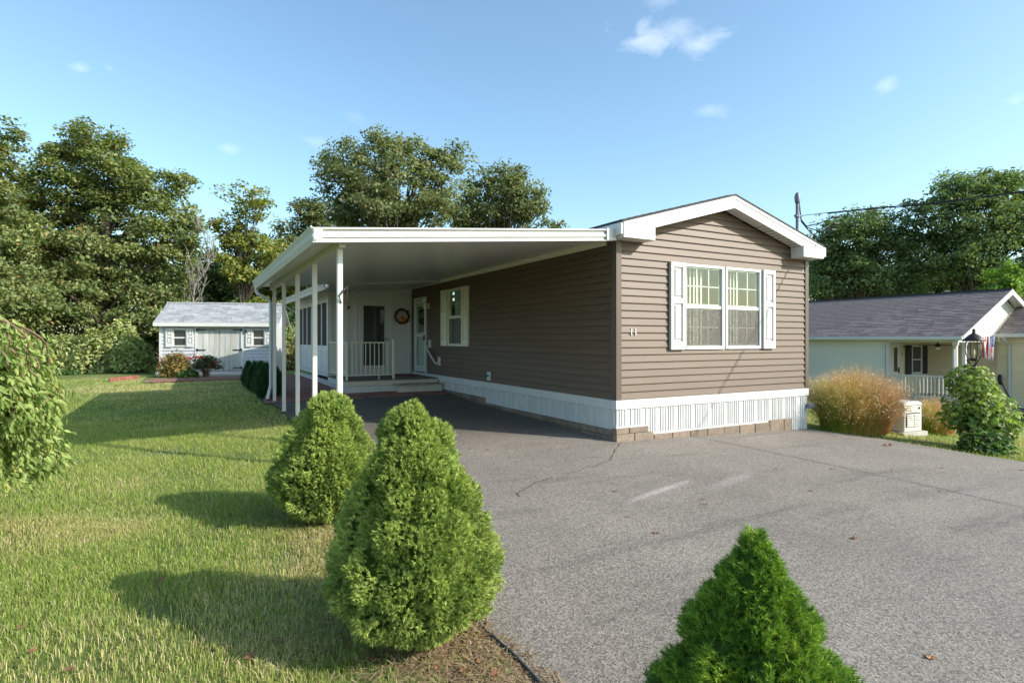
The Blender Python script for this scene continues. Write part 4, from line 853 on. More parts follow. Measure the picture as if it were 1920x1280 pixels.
# front wing
WXN = 20.98; WY0 = -3.0; WZE = ztop(625, depth(WXN-.3, 2.6))
wall(nb_, (WXN, NY0-.06, 0), R(-90), NY0-.06-WY0, NZ+.1, WZE-.06, .127, 'porch_siding', 'porch_siding', [(1.05, 2.1, NZ+.75, NZ+2.25)], name='wing_wall', lip=.016)
MB().box(WXN-.01, WXN+.1, WY0, NY0-.06, NZ-.3, NZ+.098).build('wing_foundation', 'concrete', nb_)
window(nb_, (WXN-.012, NY0-.06-1.575, NZ+1.5), R(-90), 1.09, 1.54, grid=(2, 2), glass='dark_glass', screen=False, frame=.09)
WAX = WXN+3.0; wsl = .62
a = [(WXN-.35, WY0-.3, WZE-.05), (WAX, WY0-.3, WZE-.05+wsl*3.35), (WAX, NY0-.1, WZE-.05+wsl*3.35), (WXN-.35, NY0-.1, WZE-.05)]
ws_ = MB().hexa(a, [(x, y, z+.05) for x, y, z in a]).build('wing_roof', 'shingle_brown', nb_); shingle_roof(ws_, (WXN-.36, NY0-.7-2.2, WZE), (WXN-.36, NY0-.1, WZE), (1, 0, wsl), 20, .15, .34, 'shingle_brown', 120, seed=11)
MB().box(WXN-.45, WXN-.355, WY0-.3, NY0-.15, WZE-.14, WZE-.005).build('wing_gutter', 'white_trim', nb_, bevel=.01); MB().box(WXN-.35, WXN, WY0-.2, NY0-.15, WZE-.15, WZE-.13).build('wing_soffit', 'white_trim', nb_)
wy = onX(1892, WXN-.08)
MB().tube([(WXN-.4, wy+.05, WZE-.14), (WXN-.36, wy+.02, WZE-.25), (WXN-.07, wy, WZE-.45), (WXN-.07, wy, NZ+.1)], .045, 8).build('downspout', 'white_trim', nb_)
# charging cable on the wing wall
cy_ = onX(1874, WXN-.1)
ch = thing('charging_cable', 'black charging plug and cable hanging on the cream wing wall', 'cable', (WXN-.03, cy_, NZ))
MB().tube([(-.05, 0, 1.30), (-.09, -.01, 1.12), (-.07, -.02, .93)], [.05, .07, .05], 8).build('plug', 'cable', ch, True)
MB().tube(smooth_path([Vector(p) for p in ((-.08, -.03, 1.1), (-.1, -.25, .6), (-.12, -.5, .2), (-.15, -.8, .07), (-.25, -1.6, .04))], 6), .02, 6).build('cord', 'cable', ch)
# ceiling fan
fx, fy = onY(1758, 4.4), 4.4
fan = thing('ceiling_fan', 'dark ceiling fan with a small light under the neighbour porch ceiling', 'fan', (fx, fy, NE-.12))
MB().lathe([(.05, 0), (.03, -.02), (.02, -.16), (.09, -.18), (.1, -.26), (.05, -.28)], 12).build('motor', 'black_iron', fan, True); MB().lathe([(.06, -.28), (.09, -.32), (.05, -.38)], 12).build('light_bowl', 'cream_trim', fan, True)
for k in range(5):
    o = MB().hexa([(.1, -.04, -.235), (.62, -.07, -.235), (.62, .07, -.215), (.1, .04, -.215)], [(.1, -.04, -.223), (.62, -.07, -.223), (.62, .07, -.203), (.1, .04, -.203)]).build('blade', 'black_iron', fan, rz=k*2*math.pi/5+.5)
# flag on a short pole from the porch post
fp = Vector((onY(1868, 2.9), 2.9, ztop(628, depth(21, 2.9))))
fl = thing('flag', 'red, white and blue striped flag hanging from a short pole at the neighbour porch', 'flag', fp)
hd = Vector((-.8746, .2, -.10))*.62
MB().tube([(0.05, .2, .02), hd*1.15], .012, 6).build('pole', 'white_trim', fl)
NU, NV = 26, 30; Hf = .98; Vf = []
for i in range(NU+1):
    for j in range(NV+1):
        u = i/NU; v = j/NV; p = hd*(1.1*u)+Vector((-.10*v*(1-u)+.12*v*(u), .05*math.sin(u*19+v*1.5)*v+.03*math.sin(u*7+2), -Hf*v*(1-.25*u)-.01)); p.x += -.05*math.sin(v*2.5); Vf.append(tuple(p))
for mname, sel, nm in (('flag_red', lambda i, j: (int(i*13/NU) % 2 == 0), 'red_stripe'), ('flag_white', lambda i, j: (int(i*13/NU) % 2 == 1), 'white_stripe')):
    fs = [(i*(NV+1)+j, (i+1)*(NV+1)+j, (i+1)*(NV+1)+j+1, i*(NV+1)+j+1) for i in range(NU) for j in range(NV) if not (i < 14 and j < 13) and sel(i, j)]
    MB().add(Vf, fs).build(nm, mname, fl, True)
can = MB().add(Vf, [(i*(NV+1)+j, (i+1)*(NV+1)+j, (i+1)*(NV+1)+j+1, i*(NV+1)+j+1) for i in range(14) for j in range(13)]).build('canton', 'flag_blue', fl, True)
st = MB()
for a in range(9):
    for b in range(6 if a % 2 == 0 else 5):
        i = int(1+a*1.45); j = 1+b*2+(a % 2); c0 = Vector(Vf[min(i, 13)*(NV+1)+min(j, 12)])
        for off in (-.006, .006):
            st.add([c0+Vector((math.cos(t+1.57)*rr_, off, math.sin(t+1.57)*rr_)) for t, rr_ in [(2*math.pi*k/10, .017 if k % 2 == 0 else .007) for k in range(10)]], [tuple(range(10))])
st.build('stars', 'flag_white', can)
# brick walk and lawn at the neighbour's front
patch('neighbour_walk', 'red_paver', lambda u, v: (u, v), np.linspace(18.6, 26, 12), np.linspace(-.6, 1.4, 6), .01)

# ================================================================== GENERATOR
gd = 11.7; gp = at(1712, gd); gz = h(*gp)
grz = R(-6)
gen = thing('standby_generator', 'beige standby generator cabinet with louvred end between the tawny grasses', 'generator', (gp[0], gp[1], gz), grz)
gh = (ztop(753, gd)-gz)
MB().box(-.36, .38, -.05, 1.25, -.04, .05).build('pad', 'concrete', gen)
MB().box(-.28, .28, .0, 1.15, .051, gh-.07).build('cabinet', 'generator', gen, bevel=.02)
MB().hexa([(-.30, -.02, gh-.069), (.30, -.02, gh-.069), (.30, 1.17, gh-.069), (-.30, 1.17, gh-.069)], [(-.25, .03, gh), (.25, .03, gh), (.25, 1.12, gh), (-.25, 1.12, gh)]).build('lid', 'generator', gen, bevel=.012)
gr = MB().box(-.22, .22, -.006, -.0005, .16, gh-.22).build('louvre_recess', 'grille_dark', gen)
for c_ in (-.11, .11):
    lm_ = MB().hexa([(-.1, -.03, 0), (.1, -.03, 0), (.1, -.006, .022), (-.1, -.006, .022)], [(-.1, -.03, .014), (.1, -.03, .014), (.1, -.006, .036), (-.1, -.006, .036)]).mesh('louvre', 'generator')
    for z in np.arange(.165, gh-.25, .042): link('louvre', lm_, gen, (c_, 0, z))
MB().box(.17, .21, -.012, -.0005, gh-.15, gh-.11).build('latch', 'grille_dark', gen)

# ================================================================== LAMP POST
ld = 10.3; lp = at(1826, ld); lz = h(*lp); lt_ = ztop(616, ld)-lz
lamp = thing('lamp_post', 'black lantern lamp post rising out of a leafy shrub', 'lamp post', (lp[0], lp[1], lz))
b0 = ztop(684, ld)-lz
MB().lathe([(.045, 0), (.045, b0-.28), (.06, b0-.26), (.05, b0-.05), (.035, b0)], 12).build('post', 'black_iron', lamp, True)
for k in range(3):
    t = k*2.094; MB().tube([(.03*math.cos(t), .03*math.sin(t), b0-.02), (.07*math.cos(t), .07*math.sin(t), b0+.05), (.1*math.cos(t), .1*math.sin(t), b0+.09)], .012, 6).build('bracket', 'lamp_bronze', lamp)
zl = b0+.07; zu = ztop(638, ld)-lz
MB().lathe([(.03, zl), (.075, zl+.02), (.08, zl+.04), (.03, zl+.045)], 14).build('lantern_base', 'lamp_bronze', lamp, True)
prof = [(.078, zl+.03), (.125, zl+(zu-zl)*.35), (.132, zl+(zu-zl)*.6), (.115, zu-.01)]
MB().lathe([(r-.012, z) for r, z in prof], 16).build('lantern_glass', 'lamp_glass', lamp, True)
for k in range(8):
    t = k*math.pi/4; MB().tube([(r*math.cos(t), r*math.sin(t), z) for r, z in prof], .007, 5).build('cage_bar', 'lamp_bronze', lamp)
MB().lathe([(.165, zu-.015), (.17, zu), (.12, zu+.05), (.07, zu+.1), (.035, zu+.12), (.02, zu+.16), (.03, zu+.18), (.008, lt_)], 16).build('lantern_cap', 'lamp_bronze', lamp, True)
MB().lathe([(.012, zl+.04), (.014, zl+.1), (.022, zl+.13), (.015, zl+.18), (.003, zl+.21)], 8).build('bulb', 'bulb', lamp, True)
GAIN = 1.6

# ================================================================== VEGETATION
def mixc(a, b, t): return a*(1-t)+b*t
def leaf_quads(c, nrm, size, rg, asp=.62, fold=.18):
    """leaf-shaped quads at c facing nrm: base, left, tip, right, folded along the midrib"""
    n = len(c); rv = rg.normal(size=(n, 3)); t = np.cross(nrm, rv); t /= np.linalg.norm(t, axis=1, keepdims=True)+1e-9; b = np.cross(nrm, t)
    s = size[:, None]; V = np.empty((n, 4, 3)); V[:, 0] = c-t*s*.5; V[:, 2] = c+t*s*.5; V[:, 1] = c-b*s*asp*.5+nrm*s*fold-t*s*.08; V[:, 3] = c+b*s*asp*.5+nrm*s*fold-t*s*.08
    return V.reshape(-1, 3), np.arange(4*n).reshape(n, 4)
def unit(v): return v/(np.linalg.norm(v, axis=1, keepdims=True)+1e-9)
PAL = {'maple': ((.08, .11, .04), (.18, .205, .08), (.32, .19, .07), .09), 'oak': ((.085, .105, .05), (.17, .19, .09), (.36, .25, .08), .06), 'right': ((.06, .10, .045), (.145, .185, .07), (.24, .22, .06), .05),
       'yellow': ((.11, .14, .03), (.19, .21, .05), (.42, .30, .05), .2), 'lime': ((.08, .15, .025), (.15, .23, .04), (.22, .22, .04), .03), 'dark': ((.055, .085, .03), (.105, .14, .055), (.16, .14, .03), .03)}
def tints(n, pal, cl, rg):
    a, b, au, pa = PAL[pal]; t = np.clip(cl+rg.normal(0, .22, n), 0, 1)[:, None]; c = mixc(np.array(a), np.array(b), t)*GAIN; k = rg.random(n) < pa; c[k] = mixc(c[k], np.array(au), rg.random((k.sum(), 1))); return c*(.85+.3*rg.random((n, 1)))
def tree(name, label, cat, base, lobes, pal='maple', leaf=.17, nclump=300, per=100, seed=0, trunk_r=.2, group=None, crad=(.45, .95), trunk=True, bark='bark', limbs=True, gap=.0, lean=0):
    """lobes: (x, y, z, rx, ry, rz) in metres from base; leaf clumps sit towards the lobes' outer shells with limbs running to them"""
    rg = np.random.default_rng(seed); bz_ = h(*base); root = thing(name, label, cat, (base[0], base[1], bz_), 0, group)
    lob = np.array(lobes, float); wgt = (lob[:, 3]*lob[:, 4]*lob[:, 5])**.75; wgt /= wgt.sum(); li = rg.choice(len(lob), nclump, p=wgt)
    d = unit(rg.normal(size=(nclump, 3))); rad = rg.random(nclump)**.35*(.86+.28*rg.random(nclump)); cen = lob[li, :3]+d*lob[li, 3:]*rad[:, None]
    cen = cen[cen[:, 2] > .25]; d = d[:len(cen)] if len(d) != len(cen) else d; nclump = len(cen)
    if gap:
        keep = vnoise(cen[:, 0]*.55+seed, cen[:, 2]*.55, seed) > gap; cen = cen[keep]; nclump = len(cen)
    cr = rg.uniform(*crad, nclump); ctint = rg.uniform(.1, .9, nclump)
    m = rg.poisson(per, nclump); ci = np.repeat(np.arange(nclump), m); n = len(ci)
    off = unit(rg.normal(size=(n, 3)))*(rg.random((n, 1))**.5); off[:, 2] = off[:, 2]*.55-.35*(off[:, 0]**2+off[:, 1]**2)*.6
    c = cen[ci]+off*cr[ci][:, None]
    out = unit(c-lob[:, :3].mean(0)); nrm = unit(out*.35+np.array((0, 0, .75))+rg.normal(size=(n, 3))*.55)
    V, F = leaf_quads(c, nrm, leaf*(.65+.7*rg.random(n)), rg); tn = np.repeat(tints(n, pal, ctint[ci], rg), 4, 0)
    npmesh('crown', V, F, 'leaf', tn, root)
    if trunk:
        tb = MB(); top = lob[:, 2].max()+.2*lob[:, 5].max(); k = 9; cx = lob[:, 0].mean(); cy = lob[:, 1].mean()
        tp = [Vector((cx*(i/k)**1.5*.8+rg.normal(0, .06)*(i > 0)+lean*i/k, cy*(i/k)**1.5*.8+rg.normal(0, .06)*(i > 0), -.15+top*.93*i/k)) for i in range(k+1)]
        tb.tube(tp, [trunk_r*(1.25 if i == 0 else 1)*(1-.88*i/k) for i in range(k+1)], 9)
        tb.build('trunk', bark, root, True)
        if limbs:
            lb = MB(); order = rg.permutation(nclump)[:min(nclump, 70)]
            for q in order:
                tgt = Vector(cen[q]); f = min(max((tgt.z*.62-.3)/(top*.93), .12), .9); ii = f*k; i0 = min(int(ii), k-1); s0 = tp[i0].lerp(tp[i0+1], ii-i0); r0 = trunk_r*(1-.88*f)*.5
                mid = s0.lerp(tgt, .5)+Vector((rg.normal(0, .15), rg.normal(0, .15), .25+rg.normal(0, .1))); lb.tube([s0, s0.lerp(mid, .55)+Vector((0, 0, .05)), mid, mid.lerp(tgt, .6)+Vector((0, 0, .08)), tgt], [r0, r0*.75, r0*.55, r0*.35, .008], 5, False)
            lb.build('limbs', bark, root, True)
    return root
def pxlobes(base_px, dep, lst, seed):
    """lobes given as photo column, row and half sizes at the tree's distance -> metres from the base"""
    r = random.Random(seed); b = at(base_px, dep); bz_ = h(*b); s = dep/FPX; out = []
    for (px, py, hw, hh) in lst:
        dd = r.uniform(-.45, .45)*hw*s; q = at(px, dep+dd)
        out.append((q[0]-b[0], q[1]-b[1], ztop(py, dep)-bz_, hw*s, hw*s*.9, hh*s))
    return b, out
def ptree(name, label, px, dep, lst, seed, **k):
    b, lo = pxlobes(px, dep, lst, seed); return tree(name, label, 'tree', b, lo, seed=seed, **k)
ptree('maple_tree', 'broad dense maple with reddish tips standing behind the hedge left of the shed', 190, 27, [(180, 320, 95, 75), (90, 400, 95, 90), (250, 360, 80, 70), (310, 400, 50, 60), (160, 480, 130, 90), (300, 500, 62, 85), (60, 520, 90, 80), (210, 570, 130, 55), (150, 275, 45, 32), (330, 330, 26, 26), (345, 440, 24, 60), (20, 600, 90, 40), (320, 590, 50, 40)], 11, pal='maple', nclump=720, per=105, leaf=.17, trunk_r=.3, crad=(.4, .85))
ptree('maple_tree', 'tall maple at the end of the hedge, its crown cut by the frame', -70, 24, [(-60, 330, 85, 90), (0, 270, 42, 50), (-90, 450, 120, 110), (10, 420, 50, 70), (-30, 560, 110, 70)], 12, pal='maple', nclump=430, per=100, leaf=.16, trunk_r=.28, crad=(.4, .85))
ptree('slender_tree', 'slender airy tree with yellowing leaves behind the shed roof', 455, 29, [(455, 375, 50, 26), (480, 400, 38, 26), (430, 420, 30, 28), (460, 455, 48, 34), (500, 470, 34, 30), (440, 510, 44, 34), (490, 540, 44, 34)], 13, pal='yellow', nclump=130, per=62, leaf=.17, trunk_r=.12, crad=(.35, .7), gap=.25)
ptree('oak_tree', 'wide oak rising behind the carport roof', 740, 33, [(700, 320, 90, 55), (770, 300, 70, 42), (640, 370, 66, 60), (830, 320, 46, 50), (790, 380, 90, 50), (700, 400, 100, 45), (860, 290, 26, 24), (620, 300, 26, 20), (730, 275, 36, 18)], 14, pal='oak', nclump=430, per=75, leaf=.19, trunk_r=.34, crad=(.45, .9), gap=.2)
ptree('oak_tree', 'rounded oak behind the roof, lower than the wide oak beside it', 935, 35, [(915, 350, 52, 42), (970, 370, 46, 42), (900, 405, 70, 36), (990, 400, 36, 30), (945, 330, 34, 26), (1035, 418, 18, 14)], 15, pal='oak', nclump=230, per=72, leaf=.19, trunk_r=.28, crad=(.45, .85), gap=.2)
ptree('oak_tree', 'low dark tree between the slender yellow tree and the wide oak', 580, 31, [(575, 395, 30, 26), (560, 430, 42, 36), (610, 420, 40, 36), (540, 480, 50, 46), (600, 500, 60, 60)], 16, pal='oak', nclump=150, per=80, leaf=.18, trunk_r=.2, crad=(.4, .8))
ptree('shade_tree', 'dark green tree right behind the service mast', 1610, 34, [(1590, 440, 62, 46), (1650, 430, 58, 40), (1550, 480, 44, 50), (1680, 470, 46, 46), (1600, 510, 80, 50), (1680, 540, 60, 40), (1540, 540, 40, 40), (1620, 408, 30, 20)], 17, pal='right', nclump=330, per=78, leaf=.19, trunk_r=.26, crad=(.45, .95), gap=.2)
ptree('shade_tree', 'tallest dark green tree above the neighbour roof ridge', 1820, 33, [(1800, 370, 62, 40), (1870, 360, 60, 40), (1760, 410, 60, 46), (1840, 430, 80, 50), (1920, 400, 60, 60), (1780, 480, 70, 46), (1870, 500, 80, 50), (1880, 335, 30, 16)], 18, pal='right', nclump=420, per=78, leaf=.19, trunk_r=.3, crad=(.45, .95), gap=.2)
ptree('young_tree', 'young bright green tree by the neighbour gable', 1892, 27, [(1890, 520, 30, 26), (1905, 545, 36, 26), (1870, 555, 26, 18), (1900, 590, 40, 30)], 19, pal='lime', nclump=90, per=80, leaf=.15, trunk_r=.08, crad=(.3, .55))
ptree('shade_tree', 'tree beyond the frame edge past the neighbour house', 2060, 31, [(2060, 420, 100, 90), (2000, 500, 90, 70), (2120, 520, 90, 80)], 20, pal='right', nclump=260, per=75, leaf=.2, trunk_r=.3, crad=(.45, .95))
# trees of the wood further back, filling in behind
for k, (px, dep, lst, pal, lab) in enumerate([
    (400, 38, [(400, 520, 60, 60), (450, 560, 60, 40), (360, 560, 60, 50)], 'dark', 'dark woodland tree far behind the shed'),
    (520, 40, [(520, 520, 60, 50), (560, 560, 60, 45), (480, 570, 50, 40)], 'yellow', 'yellowing woodland tree glimpsed past the carport gutter'),
    (230, 42, [(230, 480, 110, 90), (130, 520, 100, 80), (330, 540, 80, 60)], 'dark', 'dark woodland tree far behind the broad maple'),
    (20, 40, [(20, 460, 110, 100), (-70, 480, 110, 100), (60, 560, 90, 50)], 'dark', 'dark woodland tree far behind the hedge end'),
    (1560, 46, [(1560, 520, 60, 50), (1620, 550, 80, 40)], 'dark', 'dark woodland tree behind the mast tree'),
    (1740, 46, [(1740, 500, 80, 60), (1680, 540, 70, 45), (1820, 540, 70, 45)], 'dark', 'dark woodland tree low behind the neighbour ridge'),
    (760, 46, [(760, 480, 110, 60), (880, 490, 90, 60), (650, 500, 90, 60), (980, 500, 80, 50)], 'dark', 'dark woodland tree hidden low behind the house')]):
    ptree('woodland_tree', lab, px, dep, lst, 40+k, pal=pal, nclump=170, per=70, leaf=.26, trunk_r=.22, crad=(.6, 1.1), group='trees of the wood behind')
# pale dead tree
b = at(372, 26.5); dtree = thing('dead_tree', 'bare grey dead tree between the broad maple and the slender tree', 'tree', (b[0], b[1], h(*b))); rg = random.Random(3); tb = MB(); lb = MB()
zt2 = ztop(385, 26.5)-h(*b); trunk_pts = [Vector((rg.uniform(-.08, .08)*i, rg.uniform(-.05, .05)*i, zt2*.9*i/7-.1)) for i in range(8)]; tb.tube(trunk_pts, [.07*(1-.85*i/7) for i in range(8)], 7).build('trunk', 'bark_pale', dtree, True)
for k in range(40):
    f = rg.uniform(.35, .98)*7; i0 = min(int(f), 6); s0 = trunk_pts[i0].lerp(trunk_pts[i0+1], f-i0); a = rg.uniform(0, 6.28); L = rg.uniform(.6, 1.7)*(1.2-f/9); e = s0+Vector((math.cos(a)*L*.45, math.sin(a)*L*.45, L)); mdl = s0.lerp(e, .5)+Vector((math.cos(a)*.12, math.sin(a)*.12, -.1))
    lb.tube([s0, mdl, e], [.018, .012, .005], 5, False)
    for q in range(3): s1 = mdl.lerp(e, rg.random()); lb.tube([s1, s1+Vector((rg.uniform(-.3, .3), rg.uniform(-.3, .3), rg.uniform(.2, .6)))], [.012, .004], 4, False)
lb.build('limbs', 'bark_pale', dtree, True)

# understory: one mass of shrubs along the edge of the wood
def bushmass(name, pts, rad, hgt, nl, pal, leaf, seed, parent=None, m='leaf', low=.0):
    """leaves spread through a row of mounds: pts (x, y), with radius and height"""
    rg = np.random.default_rng(seed); pts = np.array(pts, float); ci = rg.integers(0, len(pts), nl); rad = np.broadcast_to(rad, len(pts)); hgt = np.broadcast_to(hgt, len(pts))
    d = unit(rg.normal(size=(nl, 3))); d[:, 2] = np.abs(d[:, 2]); r = rg.random(nl)**.28
    c = np.stack([pts[ci, 0]+d[:, 0]*r*rad[ci], pts[ci, 1]+d[:, 1]*r*rad[ci], d[:, 2]*r*hgt[ci]+low], 1); c[:, 2] += .12*hgt[ci]*(vnoise(c[:, 0]*2.3, c[:, 1]*2.3+c[:, 2], seed)-.5)*2
    c[:, 2] += H(c[:, 0], c[:, 1]); cl = vnoise(c[:, 0]*1.7+c[:, 2], c[:, 1]*1.7, seed+3)
    nrm = unit(d*.5+np.array((0, 0, .6))+rg.normal(size=(nl, 3))*.5); V, F = leaf_quads(c, nrm, leaf*(.6+.8*rg.random(nl)), rg)
    return npmesh(name, V, F, m, np.repeat(tints(nl, pal, cl, rg), 4, 0), parent)
und = [tuple(at(px, dep)) for px, dep in [(x, 31+3*math.sin(x*.05)) for x in range(-260, 620, 45)]+[(x, 36+2*math.sin(x*.04)) for x in range(1180, 2150, 50)]+[(x, 34) for x in range(620, 1180, 60)]]
tag(bushmass('undergrowth', und, 2.1, 3.2, 66000, 'dark', .30, 61), 'dark leafy undergrowth along the edge of the wood', 'undergrowth', kind='stuff')

# knotweed hedge left of the shed, pale tips, bare canes below
def hedge(name, label, pix, seed, hgt, nl):
    p0 = at(*pix[0]); rt = thing(name, label, 'hedge', (0, 0, 0)); pts = []; rgx = random.Random(seed)
    for (a, b_) in zip(pix[:-1], pix[1:]):
        A, B = at(*a), at(*b_); k = max(2, int(np.linalg.norm(B-A)/.45))
        for j in range(k):
            q = A+(B-A)*j/k; pts.append((q[0]+rgx.uniform(-.2, .2), q[1]+rgx.uniform(-.2, .2)))
    f = bushmass('foliage', pts, .75, [hgt*rgx.uniform(.6, 1.15) for _ in pts], nl, 'knot', .15, seed, rt)
    cn = MB()
    for k in range(260):
        x, y = rgx.choice(pts); x += rgx.uniform(-.5, .5); y += rgx.uniform(-.6, .3); z = h(x, y); cn.tube([(x, y, z-.05), (x+rgx.uniform(-.15, .15), y-rgx.uniform(0, .2), z+.4), (x+rgx.uniform(-.4, .4), y+rgx.uniform(-.3, .3), z+rgx.uniform(.7, 1.2))], [.014, .011, .006], 4, False)
    cn.build('canes', 'twig', rt)
    fl_ = np.random.default_rng(seed+1); n = 1500; pi = fl_.integers(0, len(pts), n); P_ = np.array(pts)[pi]+fl_.normal(0, .42, (n, 2)); z = H(P_[:, 0], P_[:, 1])+hgt*(.45+.5*fl_.random(n))
    V, F = leaf_quads(np.column_stack([P_, z]), unit(fl_.normal(size=(n, 3))*.6+np.array((0, 0, 1))), .09*(.6+.8*fl_.random(n)), fl_, .35); npmesh('blossom', V, F, 'petal', np.repeat(np.array((.34, .37, .2))*(.8+.4*fl_.random((n, 1))), 4, 0), rt)
PAL['knot'] = ((.15, .19, .06), (.36, .38, .17), (.33, .24, .07), .06)
hedge('knotweed_hedge', 'long pale flowering hedge with bare reddish canes left of the shed', [(-60, 22.6), (60, 22.8), (180, 23), (285, 22.8)], 71, 1.95, 24000)
hedge('knotweed_hedge', 'short pale hedge seen between the carport posts past the shed', [(528, 24), (600, 25)], 72, 1.9, 5000)

# mixed shrub and rose bush before the shed
def shrub(name, label, px, dep, wpx, toppy, pal, nl, leaf, seed, canes=20, flowers=0, low=.0, cat='shrub', fcol=(.5, .02, .025)):
    q = at(px, dep); z = h(*q); rt = thing(name, label, cat, (0, 0, 0)); s = dep/FPX; rad = wpx*s/2; hg = ztop(toppy, dep)-z; rgx = random.Random(seed); pts = []; hs = []; rs = []
    for k in range(7):
        a = rgx.uniform(0, 6.28); r_ = rad*.5*math.sqrt(rgx.random()); pts.append((q[0]+RT[0]*math.cos(a)*r_+FW[0]*math.sin(a)*r_*.6, q[1]+RT[1]*math.cos(a)*r_+FW[1]*math.sin(a)*r_*.6)); hs.append((hg-low)*rgx.uniform(.75, 1.0)); rs.append(rad*rgx.uniform(.42, .62))
    bushmass('foliage', pts, rs, hs, nl, pal, leaf, seed, rt, low=low)
    cn = MB()
    for k in range(canes):
        a = rgx.uniform(0, 6.28); e = rgx.uniform(.3, .9)*rad; cn.tube([(q[0]+rgx.uniform(-.08, .08), q[1]+rgx.uniform(-.08, .08), z-.04), (q[0]+math.cos(a)*e*.5, q[1]+math.sin(a)*e*.5, z+hg*.5), (q[0]+math.cos(a)*e, q[1]+math.sin(a)*e, z+hg*rgx.uniform(.6, .95))], [.012, .009, .004], 4, False)
    cn.build('stems', 'twig', rt)
    for k in range(flowers):
        a = rgx.uniform(0, 6.28); r_ = rad*rgx.uniform(.2, .85); c0 = np.array((q[0]+RT[0]*math.cos(a)*r_-FW[0]*rad*.4, q[1]+RT[1]*math.cos(a)*r_-FW[1]*rad*.4, z+hg*rgx.uniform(.45, .95))); g_ = np.random.default_rng(seed+k); n = 26
        V, F = leaf_quads(c0+g_.normal(0, .018, (n, 3)), unit(g_.normal(size=(n, 3))), np.full(n, .045), g_, .9); npmesh('bloom', V, F, 'petal', np.repeat(np.array(fcol)*(.7+.6*g_.random((n, 1))), 4, 0), rt)
    return rt
PAL['autumn'] = ((.13, .11, .035), (.24, .2, .07), (.42, .18, .06), .3); PAL['rose'] = ((.03, .045, .02), (.075, .085, .035), (.2, .1, .04), .1); PAL['hydr'] = ((.06, .11, .02), (.21, .27, .055), (.42, .34, .22), .16); PAL['low'] = ((.04, .085, .02), (.1, .15, .04), (.3, .26, .2), .1)
shrub('autumn_shrub', 'tawny orange and green shrub in front of the shed window', 332, 20.0, 82, 656, 'autumn', 3000, .10, 81, 60, 1)
shrub('rose_bush', 'dark leggy rose bush with red blooms before the shed doors', 385, 19.2, 76, 664, 'rose', 1500, .085, 82, 34, 5, low=.28)
shrub('low_plant', 'low grey-green leafy clump at the foot of the rose bush', 352, 19.0, 44, 690, 'low', 900, .09, 83, 6)
shrub('shrub', 'shaded leafy low shrub behind the far brick edging', 120, 21.6, 60, 690, 'low', 900, .11, 84, 8)
